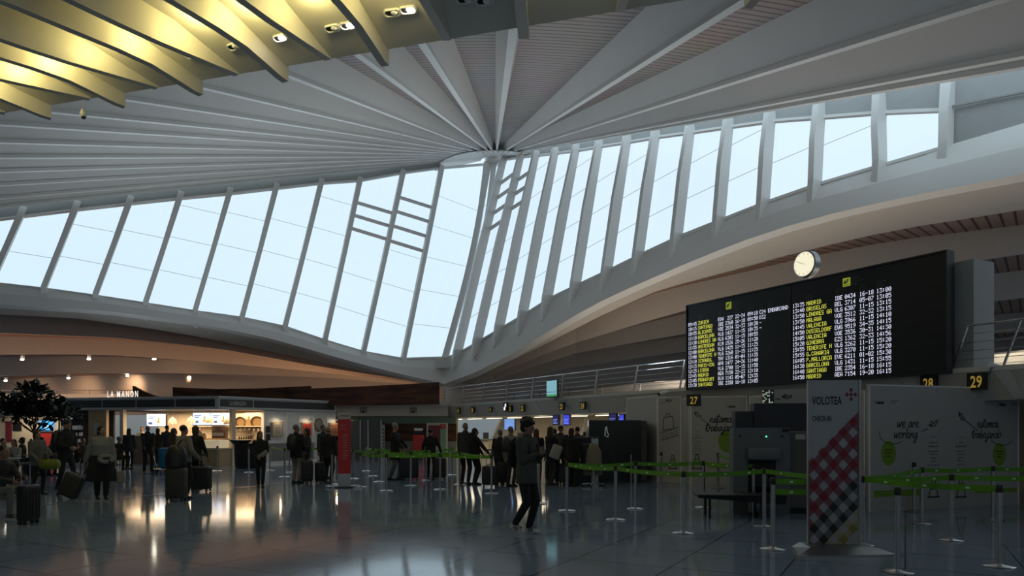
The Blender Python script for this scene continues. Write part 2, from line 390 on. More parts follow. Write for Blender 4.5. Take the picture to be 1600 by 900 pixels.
# ---- hub and window posts
greyw = mat('grey and dimmed white steel', (.42, .43, .43), .5)  # header and right wall: white darkened in colour for weaker light; pillar is grey
HUB = W(775, 245, 48.5)
def on_az(px, py, phi, hub=None):
    h = hub or HUB; u = (px-800)/F; s, c = math.sin(R(phi)), math.cos(R(phi))
    r = (h.y*u-h.x)/(s+u*c); Y = h.y-r*c; return W(px, py, Y), r
A = V((.276, .961, 0))
LEFT = [((689, 262), (629, 562)), ((629, 269), (567, 551)), ((562, 284-4), (507, 533)), ((502, 283), (445, 512)), ((432, 290), (378, 498)),
        ((360, 297), (305, 488)), ((283, 303), (228, 476)), ((205, 310), (150, 464)), ((122, 318), (70, 453)), ((38, 327), (-12, 444)),
        ((-50, 336), (-98, 436)), ((-145, 346), (-190, 430))]
RIGHT = [((791, 249), (722, 551)), ((818, 244), (753, 533)), ((842, 240), (787, 513)), ((872, 235), (824, 491)), ((905, 229), (862, 467)),
         ((941, 221), (906, 446)), ((985, 212), (955, 423)), ((1030, 202), (1004, 399)), ((1084, 192), (1064, 371)), ((1144, 180), (1130, 345)),
         ((1209, 167), (1199, 318)), ((1286, 156), (1280, 290)), ((1379, 141), (1381, 260)), ((1485, 126), (1482, 231))]
RX = [((1640, 105), (1640, 185)), ((1840, 78), (1840, 140))]      # solid wall further right
def posts(lst, phi, L0, L1, n):
    o = []
    for i, (t, b) in enumerate(lst):
        T, _ = on_az(t[0], t[1], phi); L = lerp(L0, L1, min(1, i/n)); Y = T.y-A.y*L
        o.append((T, W(b[0], b[1], Y)))
    return o
LPst = posts(LEFT, -64, 6.3, 1.8, 11); RPst = posts(RIGHT+RX, 32, 8.2, .5, 13)
PROW_T = W(762, 256, 48.8); PROW_B = W(696, 560, 40.6)
def window(n, a, b, gap_top, mull=0, idx=0):
    """glazed bay between posts a and b; gap_top: solid header height at a and b"""
    (Ta, Ba), (Tb, Bb) = a, b
    Ta2 = Ta.lerp(Ba, gap_top[0]/(Ta-Ba).length); Tb2 = Tb.lerp(Bb, gap_top[1]/(Tb-Bb).length)
    nrm = (Tb2-Ba).cross(Ta2-Bb).normalized()
    if nrm.y > 0: nrm = -nrm            # towards the hall
    fr = MB()
    for p, q in ((Ta2, Tb2), (Ba, Bb)): fr.bar(p+nrm*.05, q+nrm*.05, .12, .12, nrm)
    for k in range(mull):
        t = .06+.075*(k+1)*1.15
        p = Ta2.lerp(Ba, t); db = (Tb-Bb).normalized(); q = Bb+db*(p-Bb).dot(db)
        fr.bar(p+nrm*.05, q+nrm*.05, .13, .16, nrm)
    root = struct(fr.build('window_%d' % n, white))
    g = MB(); g.quad(Ba, Bb, Tb2, Ta2); go = g.build('glass', glass, root)
    sm = MB(); H = (Ta-Ba).length; k = max(1, int(H/2.4))
    for j in range(1, k+1):
        t = j*2.4/H
        if t > .97 or (mull and t > .6): continue
        p = Ba.lerp(Ta2, t); db = (Tb-Bb).normalized(); h = (p-Bb).dot(db)
        if 0 < h < (Tb2-Bb).length: sm.bar(p+nrm*.01, Bb+db*h+nrm*.01, .012, .012, nrm)
    if sm.v: sm.build('glass_joint', alu, go)
    return root
wn = 1
def ghl(i): return .08+.058*i
def ghr(i): return .08+.080*i
for i in range(len(LPst)-1):
    window(wn, LPst[i+1], LPst[i], (ghl(i+1), ghl(i)), (4 if i == 0 else 3) if i in (0, 1) else 0); wn += 1
window(wn, LPst[0], (PROW_T, PROW_B), (.1, .1)); wn += 1
window(wn, (PROW_T+V((.4, 0, 0)), PROW_B+V((.3, .2, 0))), RPst[0], (.1, .1)); wn += 1
for i in range(13):
    window(wn, RPst[i], RPst[i+1], (ghr(i), ghr(i+1)), 4 if i in (0, ) else (3 if i == 1 else 0)); wn += 1
# header fascias above the glass, posts, feet
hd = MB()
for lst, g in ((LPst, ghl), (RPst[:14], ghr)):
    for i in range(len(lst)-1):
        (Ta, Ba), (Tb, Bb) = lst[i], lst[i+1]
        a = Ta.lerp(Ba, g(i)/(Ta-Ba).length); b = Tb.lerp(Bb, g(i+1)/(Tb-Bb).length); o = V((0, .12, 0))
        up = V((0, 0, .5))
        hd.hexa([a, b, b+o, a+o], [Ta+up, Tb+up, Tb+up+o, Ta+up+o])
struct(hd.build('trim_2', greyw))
inward = V((-.6, -.8, 0))
def post(T, B, nrm, deep, wid, foot, name):
    mb = MB(); d = (T-B).normalized(); side = d.cross(nrm).normalized()
    def ring(c, dp, wd): return [c-side*wd/2, c+side*wd/2, c+side*wd/2+nrm*dp, c-side*wd/2+nrm*dp]
    fb = B-V((0, 0, foot))+nrm*(.55)
    rings = [ring(fb, .05, wid*.7), ring(B-V((0, 0, foot*.55))+nrm*.22, deep*.75, wid*.95), ring(B+V((0, 0, .1)), deep, wid), ring(B.lerp(T, .5), deep*1.1, wid), ring(T+d*.1, deep*.8, wid*1.25)]
    mb.loft(rings); return mb
pi = 3
for k, (T, B) in enumerate(LPst):
    nrm = V((.44, -.9, 0)); struct(post(T, B, nrm, .34, .24, .85, '').build('trim_%d' % pi, white)); pi += 1
for k, (T, B) in enumerate(RPst[:14]):
    nrm = V((-.85, -.53, 0)); s = .24 if k < 13 else .3
    struct(post(T, B, nrm, .5 if k < 13 else .35, s, .95+.04*k if k < 13 else 1.3, '').build('trim_%d' % pi, white)); pi += 1
# prow column: two curved legs where the glazed faces meet
pr = MB()
for off, wd in ((0, .34), (.55, .26)):
    rings = []
    for j in range(9):
        t = j/8; c = PROW_B.lerp(PROW_T, t)+V((off*(1-.2*t)+.55*math.sin(t*math.pi)*.5, -.15, 0)); ww = wd*(1+.8*max(0, t-.75)*4*.5)
        rings.append([c+V((-ww/2, -.3, 0)), c+V((ww/2, -.3, 0)), c+V((ww/2, .2, 0)), c+V((-ww/2, .2, 0))])
    pr.loft(rings)
pr.box(PROW_B+V((.2, -.5, -.35)), (1.3, .9, .5))
struct(pr.build('trim_%d' % pi, white)); pi += 1
# solid wall closing the right face beyond the last post
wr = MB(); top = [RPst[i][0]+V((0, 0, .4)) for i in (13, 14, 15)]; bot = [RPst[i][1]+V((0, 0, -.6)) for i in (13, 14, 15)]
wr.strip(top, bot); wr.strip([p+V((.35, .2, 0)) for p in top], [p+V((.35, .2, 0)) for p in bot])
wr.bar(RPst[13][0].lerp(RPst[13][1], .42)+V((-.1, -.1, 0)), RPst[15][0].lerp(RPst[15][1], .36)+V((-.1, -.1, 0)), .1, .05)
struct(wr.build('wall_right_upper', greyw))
# ---- the curved beam under the glazing
liplL = [(-200, 462), (-100, 468), (0, 476), (160, 485), (312, 505), (437, 532), (500, 551), (560, 568), (620, 583), (694, 600)]
lipR = [(694, 600), (740, 583), (800, 553), (850, 522), (900, 492), (950, 465), (1025, 432), (1100, 400), (1200, 362), (1300, 334), (1400, 311), (1500, 291), (1600, 272), (1850, 225)]
botL = [(b[0], B) for (t, b), (T, B) in zip(LEFT, LPst)][::-1]+[(696, PROW_B)]
botR = [(696, PROW_B)]+[(b[0], B) for (t, b), (T, B) in zip(RIGHT+RX, RPst)]
def binterp(lst, px):
    i = 0
    while i < len(lst)-2 and px > lst[i+1][0]: i += 1
    (x0, a), (x1, b) = lst[i], lst[i+1]; return a.lerp(b, (px-x0)/(x1-x0))
def tapL(px): return interp([(-200, 1.15), (0, 1), (500, .5), (694, .22)], px)
def tapR(px): return interp([(694, .22), (900, .5), (1300, .8), (1600, 1), (1850, 1.15)], px)
def face(lst, lip, bl):
    tops, lips, unders = [], [], []
    for px in lst:
        B = binterp(bl, px); Yl = B.y-.95; Lp = W(px, interp(lip, px), Yl)
        tops.append(B+V((0, 0, .08))); lips.append(Lp)
    return tops, lips
pxsL = [-200, -150, -100, -50, 0, 60, 120, 180, 240, 300, 360, 420, 480, 530, 580, 630, 670, 694]
pxsR = [694, 715, 740, 770, 800, 830, 860, 900, 940, 980, 1025, 1070, 1120, 1170, 1230, 1300, 1370, 1440, 1520, 1600, 1700, 1850]
def beam(pxs, lip, bl, name, outdir):
    tp, lp = face(pxs, lip, bl); mb = MB(); back = [p+outdir*.5+V((0, 0, -.1)) for p in tp]
    mb.strip(back, tp); mid = [a.lerp(b, .5)+outdir*-.12 for a, b in zip(tp, lp)]
    mb.strip(tp, mid); mb.strip(mid, lp)
    und = [p+outdir*.35+V((0, 0, -.12)) for p in lp]; mb.strip(lp, und)
    return struct(mb.build(name, white, smooth=True)), lp, und
oL = V((-.44, .9, 0)); oR = V((.85, .53, 0))
_, lpL, unL = beam(pxsL, liplL, botL, 'trim_%d' % pi, oL); pi += 1
_, lpR, unR = beam(pxsR, lipR, botR, 'trim_%d' % pi, oR); pi += 1
# ---- ribbed lower ceilings running out behind the beam: per rib (bottom edge rows, slat strip height px, distance)
low_L = [([(-200, 486), (0, 490), (125, 497), (281, 520), (500, 565), (600, 586), (694, 601)], 1.5, 1.2),
         ([(-200, 523), (0, 520), (187, 528), (344, 545), (500, 573), (600, 588), (694, 602)], 5, 5.5),
         ([(-200, 563), (0, 553), (156, 553), (312, 564), (500, 581), (600, 592), (694, 603)], 5, 11),
         ([(-200, 600), (0, 587), (125, 583), (281, 583), (500, 589), (600, 597), (694, 604)], 6, 18)]
end_L = [(-200, 622), (0, 611), (200, 607), (400, 603), (600, 603), (694, 606)]
low_R = [([(694, 600), (720, 592), (800, 562), (850, 538), (950, 487), (1035, 450), (1150, 420), (1250, 392), (1400, 357), (1600, 325), (1850, 285)], 24, 3),
         ([(694, 601), (740, 597), (800, 573), (896, 536), (1060, 487), (1250, 448), (1520, 408), (1600, 396), (1850, 362)], 24, 8.5),
         ([(694, 602), (760, 599), (896, 552), (1072, 521), (1300, 496), (1520, 474), (1600, 465), (1850, 440)], 21, 15),
         ([(694, 603), (773, 600), (896, 573), (1072, 549), (1300, 532), (1600, 518), (1850, 505)], 6, 22)]
end_R = [(694, 604), (773, 603), (900, 592), (1072, 575), (1600, 556), (1850, 552)]
def lower(pxs, lips, ribs, endc, tap, wstrip, side):
    global pi
    Y0 = {px: p.y for px, p in zip(pxs, lips)}
    prev = lips
    for k, (rows, sh, d) in enumerate(ribs):
        # smooth soffit (k = 0) or rib face from the ceiling line of the previous strip down to this rib's bottom edge
        bott = [W(px, interp(rows, px), Y0[px]+d*tap(px)) for px in pxs]
        mb = MB()
        if k == 0: mb.strip([p+V((0, 0, .05)) for p in prev], bott)
        else: mb.strip(prev, bott)
        lip2 = [p+V((0, .28, 0)) for p in bott]; up = [p+V((0, 0, .25)) for p in lip2]
        mb.strip(bott, lip2); mb.strip(lip2, up)
        struct(mb.build('trim_%d' % pi, plaster, smooth=False)); pi += 1
        nd = ribs[k+1][2] if k+1 < len(ribs) else d+5
        # slatted strip behind
        ss = [wstrip(px, sh) for px in pxs]
        far = [W(px, interp(rows, px)+s_, Y0[px]+nd*tap(px)) for px, s_ in zip(pxs, ss)]
        near = [V((p.x, p.y, p.z)) for p in bott]
        near = [W(px, interp(rows, px)-2, Y0[px]+d*tap(px)) for px in pxs]
        m2 = MB(); m2.strip(near, far); o = m2.build('ceiling', slatlow); struct(o)
        prev = far
    e = [W(px, interp(endc, px), Y0[px]+nd*tap(px)) for px in pxs]
    mb = MB(); mb.strip(prev, e); mb.strip(e, [V((p.x, p.y, 2.6)) for p in e])
    struct(mb.build('wall_'+side, plaster, smooth=True)); return e
lower(pxsL, unL, low_L, end_L, tapL, lambda px, s: .3+s*max(0, min(1, 1-px/330)), 'far_left')
lower(pxsR, unR, low_R, end_R, tapR, lambda px, s: .3+s*max(0, min(1.1, (px-950)/600)), 'far_right')
# buttress at the foot of the keel
kb = MB(); K = W(740, 600, 42)
kb.hexa([W(735, 585, 41), W(765, 575, 41), W(772, 600, 42), W(742, 606, 42)], [W(735, 585, 43), W(765, 575, 43), W(775, 602, 44), W(745, 608, 44)])
struct(kb.build('trim_%d' % pi, conc)); pi += 1
# ---- the fan roof: ribs converge on the hub and fall away towards the hall
RIBS = [(-64, 0, 325), (-59.5, 0, 311.5), (-55, 0, 291), (-50.5, 0, 270), (-46, 0, 248), (-41, 0, 224), (-36, 0, 196),
        (-31, 75, 176), (-26, 190, 156), (-21, 310, 137), (-16, 443, 117), (-10.5, 558, 86), (-5.5, 650, 55), (-.5, 803, 40), (8, 1160, 5), (16, 1570, 0), (24, 1600, 90), (32, 1485, 126)]
RFAR = 39
rend = []
for i, (phi, px, py) in enumerate(RIBS):
    # the roof is a shallow cone about the hub: where this rib meets the given row on it
    lo, hi = 8.0, 47.0
    for _ in range(50):
        Y = (lo+hi)/2; Pp = W(px, py, Y); r = math.hypot(Pp.x-HUB.x, Pp.y-HUB.y)
        if HUB.z-Pp.z > .262*r: lo = Y
        else: hi = Y
    E = W(px, py, Y); r = math.hypot(E.x-HUB.x, E.y-HUB.y); d = (E-HUB)/r
    phi = math.degrees(math.asin(max(-1, min(1, d.x/math.hypot(d.x, d.y))))); rend.append((phi, d))
def rib_depth(t, phi): return lerp(.25, 1.65, t**.9)
tops = []
for i, (phi, d) in enumerate(rend):
    az = V((math.sin(R(phi)), -math.cos(R(phi)), 0)); sd = V((-az.y, az.x, 0))
    rr = [1.2+(RFAR-1.2)*j/12 for j in range(13)]; rings = []; tp = []
    for r in rr:
        c = HUB+d*r; t = r/RFAR; dep = rib_depth(t, phi); wb = lerp(.10, .28, t); wt = lerp(.14, 1.1, t); fl_ = lerp(.06, .16, t)
        rings.append([c-sd*wb/2, c+sd*wb/2, c+sd*wb/2+V((0, 0, fl_)), c+sd*wb*.3+V((0, 0, fl_*1.2)), c+sd*wt/2+V((0, 0, dep)), c-sd*wt/2+V((0, 0, dep)), c-sd*wb*.3+V((0, 0, fl_*1.2)), c-sd*wb/2+V((0, 0, fl_))])
        tp.append(c+V((0, 0, dep-.02)))
    mb = MB(); mb.loft(rings); struct(mb.build('trim_%d' % pi, white)); pi += 1
    tops.append([HUB+V((0, 0, .3))]+tp)
for i in range(len(tops)-1):
    a, b = tops[i], tops[i+1]
    mb = MB(); mb.v = []
    n = 4
    lines = []
    for k in range(n+1):
        lines.append([p.lerp(q, k/n)*1.0 for p, q in zip(a, b)])
    for k in range(n): mb.strip(lines[k], lines[k+1])
    struct(mb.build('ceiling', slatfan, smooth=True, loc=HUB))
# perforated collar at the hub
hb = MB(); n = 24
for ring in range(3):
    r0, r1 = 1.0+ring*1.0, 1.9+ring*1.0
    for k in range(n):
        a0, a1 = -1.45+2.15*k/n, -1.45+2.15*(k+.72)/n
        q = []
        for r, a in ((r0, a0), (r1, a0), (r1, a1), (r0, a1)): q.append(HUB+V((math.sin(a)*r, -math.cos(a)*r, -.27*r-.05)))
        hb.hexa(q, [p+V((0, 0, .08)) for p in q])
    q0 = [HUB+V((math.sin(a)*r1, -math.cos(a)*r1, -.27*r1-.05)) for a in [-1.45+2.15*k/n for k in range(n+1)]]
    q1 = [HUB+V((math.sin(a)*(r1+.1), -math.cos(a)*(r1+.1), -.27*r1-.05)) for a in [-1.45+2.15*k/n for k in range(n+1)]]
    hb.strip(q0, q1)
hb.lathe(HUB+V((0, 0, -.3)), [(.1, -.25), (.7, -.1), (.8, .3), (.6, .6)], 24)
struct(hb.build('trim_%d' % pi, white)); pi += 1
# ---- enclosing walls, rear ceiling (outside the frame)
tf = [t[-1] for t in tops]
rc = MB()
for a, b in zip(tf, tf[1:]): rc.quad(a, b, V((b.x*1.15, -14, 11)), V((a.x*1.15, -14, 11)))
rc.quad(tf[0], V((tf[0].x*1.15, -14, 11)), V((-46, -14, 11)), V((-46, tf[0].y, 11)))
rc.quad(tf[-1], V((tf[-1].x*1.15, -14, 11)), V((40, -14, 11)), V((40, tf[-1].y, 11)))
struct(rc.build('ceiling', conc))
wl = MB()
wl.quad((-45, -14, 0), (-45, 62, 0), (-45, 62, 11), (-45, -14, 11)); struct(wl.build('wall_left', plaster))
wl = MB(); wl.quad((32, -14, 0), (32, 62, 0), (32, 62, 11), (32, -14, 11)); struct(wl.build('wall_right', plaster))
wl = MB(); wl.quad((-45, 60, 0), (40, 60, 0), (40, 60, 4.5), (-45, 60, 4.5)); struct(wl.build('wall_far', plaster))
wl = MB(); wl.quad((-45, -13, 0), (40, -13, 0), (40, -13, 12), (-45, -13, 12)); struct(wl.build('wall_rear', plaster))
# left of the left glazing: solid closing panel out to the side wall
cl = MB(); T, B = LPst[-1]; d = (LPst[-1][0]-LPst[-2][0]); d2 = (LPst[-1][1]-LPst[-2][1])
cl.quad(T+V((0, 0, .6)), T+d*5+V((0, 0, .6)), B+d2*5-V((0, 0, .5)), B-V((0, 0, .5))); struct(cl.build('wall_left_upper', white))
# ---- near soffit with fins and its lamps
SQ = V((1.15, 26.7, 9)); SZ = 9.0
def EP(px):
    y = 178-.166*px; Y = (SZ-EYE)*F/(YH-y); return V(((px-800)*Y/F, Y, SZ))
sfm = mat('soffit paint', (.60, .58, .52), .5, noise=.04, nscale=.4)
fins = [(-150, 1), (-60, 0), (8, 0), (75, 1), (140, 0), (190, 1), (245, 0), (310, 1), (370, 0), (443, 1), (513, 0), (600, 1), (699, 0), (818, 2), (968, 0), (1172, 1)]
sf = MB(); e = [EP(px) for px in [-250]+[f[0] for f in fins]+[1300]]; e2 = []; e3 = []
for p in e:
    d = (p-SQ); d.z = 0; d.normalize(); e2.append(p+d*1.5+V((0, 0, .42))); e3.append(p+d*13+V((0, 0, 1.3)))
sf.strip(e, e2); sf.strip(e2, e3); sf.strip(e, [p+V((0, .05, .9)) for p in e]); sf.strip(e3, [p+V((0, 0, 1)) for p in e3])
struct(sf.build('ceiling', sfm))
for px, kind in fins:
    p = EP(px); d = (p-SQ); d.z = 0; d.normalize(); sd = V((-d.y, d.x, 0)); th = .16 if kind != 2 else .2
    prof = []
    for j in range(15):
        s = (j/14)**1.6*13
        if kind == 1: zb = -.05-.24*math.exp(-(s/.8)**2); s0 = s-.06
        elif kind == 2: zb = -.16; s0 = s-.12
        else: zb = -.02-.12*min(1, s/2.); s0 = s
        prof.append((s0, zb, 1.5))
    rings = []
    for s, zb, zt in prof:
        c = p+d*s; rings.append([c-sd*th/2+V((0, 0, zb)), c+sd*th/2+V((0, 0, zb)), c+sd*th/2+V((0, 0, zt if s > .2 else .25)), c-sd*th/2+V((0, 0, zt if s > .2 else .25))])
    struct(MB().loft(rings).build('trim_%d' % pi, sfm)); pi += 1
def soffit_pt(px, s):     # point on the sloping soffit, s metres in from the edge
    p = EP(px); d = (p-SQ); d.z = 0; d.normalize(); return p+d*s+V((0, 0, .42*s/1.5)), d
SL = [(637, 14, 1), (612, 20, 0), (543, 35, 1), (518, 40, 0), (437, 56, 1), (367, 71, 0), (298, 84, 0), (729, 1, 0), (757, -1, 0)]
for px, py, on in SL:
    # find (edge px, s) on the soffit that shows at this pixel
    best = None
    for e_ in range(int(px), int(px)+300, 3):
        for k in range(1, 15):
            q, d = soffit_pt(e_, k*.1)
            sx = 800+q.x*F/q.y; sy = YH-(q.z-EYE)*F/q.y; dd = (sx-px)**2+(sy-py)**2
            if best is None or dd < best[0]: best = (dd, q, d)
    q, d = best[1], best[2]
    nrm = V((d.x*.34, d.y*.34, -1)).normalized(); x = V((-d.y, d.x, 0)); M = Matrix((x, nrm.cross(x), nrm)).transposed()
    r = empty('downlight', q, 0, {637: 'lit oval downlight, rightmost of those glowing in the yellow ribbed soffit', 543: 'lit oval downlight, middle of the three glowing in the yellow ribbed soffit', 437: 'lit oval downlight, leftmost of the three glowing in the yellow ribbed soffit', 612: 'unlit oval downlight beside the rightmost glowing one in the ribbed soffit', 518: 'unlit oval downlight beside the middle glowing one in the ribbed soffit', 367: 'unlit oval downlight in the soffit bay left of the glowing lamps', 298: 'small unlit oval downlight, leftmost in the ribbed soffit', 729: 'left of the two black downlights in the dark grey soffit panel', 757: 'right of the two black downlights in the dark grey soffit panel'}[px], 'downlight', 'downlights in the ribbed soffit')
    pts = [(x*(.09 if abs(a) < math.pi/2 else -.09)+(x*math.cos(a)+nrm.cross(x)*math.sin(a))*.075) for a in [-math.pi+2*math.pi*k/24 for k in range(24)]]
    b = MB(); b.loft([[p+nrm*.0 for p in pts], [p+nrm*.05 for p in pts], [p*.82+nrm*.05 for p in pts], [p*.8+nrm*.02 for p in pts]]); b.build('bezel', white, r)
    b = MB(); b.loft([[p*.8+nrm*.02 for p in pts], [p*.78+nrm*.025 for p in pts]]); b.build('recess', blackm, r)
    b = MB(); b.ell(x*.05+nrm*.03, (.075, .06, .045)); b.build('lamp', lamphot if on else white, r)
YW = 28
for px, pw in ((30, 1.0), (108, .9), (168, .9), (218, 1.0), (278, .8), (340, .9), (407, 1.1), (478, 1.1), (556, 1.1), (650, .9), (893, .35), (1060, .4)):
    q, d = soffit_pt(px, 1.6); light('POINT', 'soffit_lamp', q+V((0, 0, -.22)), YW*pw, YEL, .12)
# dome camera hanging from the soffit
q = EP(129)
r = empty('dome_camera', q+V((0, .05, -.02)), 0, 'white dome security camera hanging at the edge of the ribbed soffit', 'security camera')
MB().cyl((0, 0, 0), (0, 0, -.16), .012).build('stem', white, r)
MB().lathe((0, 0, -.36), [(.02, 0), (.06, .03), (.08, .1), (.05, .18), (.02, .21)]).build('housing', white, r, smooth=True)
MB().ell((0, 0, -.34), (.055, .055, .05)).build('dome', glassd, r, smooth=True)
# ================================================================== CHECK-IN ROW, GALLERY, BOARD
def hit(fr, w, px, py):          # (u, v) where the ray of a pixel meets the plane w of a frame
    d = V(((px-800)/F, 1, -(py-YH)/F)); o = V((0, 0, EYE)); q = fr.o+fr.n*w
    t = (q-o).dot(fr.n)/d.dot(fr.n); p = o+d*t-fr.o
    return p.dot(fr.x), p.z
CR = Fr(LP(700), LT, LN)
def cu(px, w=0, py=YH): return hit(CR, w, px, py)[0]
cb = MB()
cb.fbox(CR, -3, 30, 2.76, 2.86, -7, 0); struct(cb.build('trim_90', conc))
nb = MB()
a = [CR.P(-3, 2.76, -.02), CR.P(30, 2.76, -.02)]; b = [CR.P(-3, 2.18, -.32), CR.P(30, 2.18, -.32)]
nb.hexa([a[0], a[1], CR.P(30, 2.76, -.2), CR.P(-3, 2.76, -.2)], [b[0], b[1], CR.P(30, 2.18, -.45), CR.P(-3, 2.18, -.45)]); struct(nb.build('trim_91', plaster))
uc = MB(); uc.fbox(CR, -3, 30, 2.18, 2.24, -4.6, -.33); struct(uc.build('ceiling', cream))
bw = MB(); bw.fbox(CR, -3, 30, 0, 2.76, -4.8, -4.6); struct(bw.build('wall_check_in', cream))
gw = MB(); gw.fbox(CR, -3, 30, 2.86, 3.75, -7.2, -7.0)
for k in range(3): gw.fbox(CR, -3, 30, 3.0+k*.25, 3.02+k*.25, -7.0, -6.97)
struct(gw.build('wall_gallery', white))
gt = MB(); gt.bar(CR.P(-3, 3.78, -7.1), CR.P(30, 3.78, -7.1), .06, .06); struct(gt.build('trim_92', alu))
for k, px in enumerate((735, 834, 905, 1030, 1410, 1556)):     # trapezoid brackets on the number band
    u = cu(px, -.1, 640); b = MB()
    b.hexa([CR.P(u, 2.75, .0), CR.P(u+.3, 2.75, .0), CR.P(u+.3, 2.75, -.2), CR.P(u, 2.75, -.2)], [CR.P(u+.25, 2.2, -.28), CR.P(u+.4, 2.2, -.28), CR.P(u+.4, 2.2, -.4), CR.P(u+.25, 2.2, -.4)])
    struct(b.build('trim_%d' % (93+k), conc))
# ceiling strip lamps under the canopy
for k, px in enumerate((712, 742, 772, 806, 850, 900, 950, 1000)):
    u = cu(px, -1.6, 652)
    r = empty('strip_lamp', CR.P(u, 2.14, -1.6), math.atan2(LT.y, LT.x), 'glowing ceiling strip lamp under the check-in canopy, '+('far left end', 'second from its far left end', 'just left of the white column strut', 'above the large blue screen', 'behind the walking man', 'right of the two blue screens', 'between the desks and the dark cabin', 'over the dark cabin')[k], 'lamp', 'strip lamps over the check-in desks')
    MB().box((0, 0, .02), (1.7, .12, .04)).build('casing', white, r); MB().box((0, 0, -.01), (1.6, .09, .03)).build('tube', lampglow, r)
    light('AREA', 'strip_light', CR.P(u, 2.08, -1.6), 9, (1, .84, .6), 1.6, .3, (0, 0, -1))
    light('POINT', 'strip_wash', CR.P(u, 1.95, -1.6), 7.0, (1, .84, .6), .3)
# desk number signs
for txt, px, py, s_, lab in (('19', 716, 642, .30, 'number 19'), ('20', 738, 641, .30, 'number 20'), ('14', 766, 640, .24, 'dim 14'), ('21', 797, 639, .30, 'number 21'), ('22', 816, 638, .30, 'number 22'),
                        ('23', 877, 635, .31, 'number 23'), ('24', 910, 634, .31, 'number 24'), ('27', 982, 629.5, .31, 'number 27'), ('28', 1450, 599, .33, 'half hidden 28'), ('29', 1525, 596, .35, 'number 29')):
    u, v = hit(CR, .03, px, py); r = empty('desk_number_sign', CR.P(u, v-s_/2, .03), math.atan2(LT.y, LT.x), 'black sign with amber %s above the check-in desks' % lab, 'sign', 'desk number signs on the canopy')
    f = Fr((0, 0, 0), (1, 0, 0), (0, -1, 0))
    MB().fbox(f, -s_*.55, s_*.55, 0, s_, -.06, 0).build('panel', black, r)
    t = MB(); ftext(t, f, txt, 0, s_*.16, s_*.95, w=.006, xs=.72, bold=.006, align='CENTER'); t.build('numeral', signbox, r)
u, v = hit(CR, .03, 693, 643); r = empty('red_sign', CR.P(u, v-.12, .03), math.atan2(LT.y, LT.x), 'small dark sign with red lettering left of number 19 sign', 'sign')
f = Fr((0, 0, 0), (1, 0, 0), (0, -1, 0)); MB().fbox(f, -.35, .35, 0, .24, -.05, 0).build('panel', black, r)
t = MB(); led(t, f, '1851', -.28, .03, .024, .025); t.build('lettering', mat('red led', (.6, .06, .03), emit=.3), r)
# lit white pictogram box
u, v = hit(CR, .25, 789, 636); r = empty('pictogram_lightbox', CR.P(u, v-.2, .25), math.atan2(LT.y, LT.x), 'small glowing black and white pictogram box left of number 21', 'sign')
MB().fbox(f, -.16, .16, 0, .4, -.1, 0).build('casing', black, r); t = MB(); t.fbox(f, .0, .1, .2, .34, 0, .01); t.fbox(f, -.1, .02, .06, .2, 0, .01); t.build('pictogram', mat('lit white', (1, 1, 1), emit=1.0), r)
def screen(name, fr, u, v, wd, ht, m, label, cat='screen', w=0, group=None, lines=None, lm=None, tilt=0):
    r = empty(name, fr.P(u, v, w), math.atan2(fr.x.y, fr.x.x), label, cat, group); f = Fr((0, 0, 0), (1, 0, 0), (0, -1, 0))
    MB().fbox(f, -wd/2-.03, wd/2+.03, -ht/2-.03, ht/2+.03, -.08, 0).build('casing', black, r)
    MB().fbox(f, -wd/2, wd/2, -ht/2, ht/2, 0, .008).build('display', m, r)
    if lines:
        t = MB()
        for (a, b, c, d) in lines: t.fbox(f, wd*(a-.5), wd*(c-.5), ht*(b-.5), ht*(d-.5), .008, .012)
        t.build('display_text', lm, r)
    if tilt: r.rotation_euler = (tilt, 0, r.rotation_euler.z)
    return r
rows = [(.08, .1+.14*k, .9-.1*(k % 3), .15+.14*k) for k in range(6)]
for px, py, wd, ht, m, lab in ((796, 663, .95, .5, scrblue, 'large blue flight information screen behind the walking man'), (868, 656, .4, .38, mat('dim indigo screen', (.03, .03, .13), emit=.6), 'dim indigo desk screen beneath number 23'),
                          (885, 656, .42, .38, scrdeep, 'bright blue desk screen beneath number 23'), (957, 655, .42, .38, mat('dim indigo screen', (.03, .03, .13)), 'dim indigo desk screen above the dark cabin'), (971, 656, .25, .36, scrdeep, 'narrow bright blue desk screen above the dark cabin')):
    u, v = hit(CR, -.6, px, py); screen('desk_screen', CR, u, v, wd, ht, m, lab, w=-.6, group='blue screens over the check-in desks', lines=rows[:4], lm=mat('screen text', (.25, .35, .9), emit=.8))
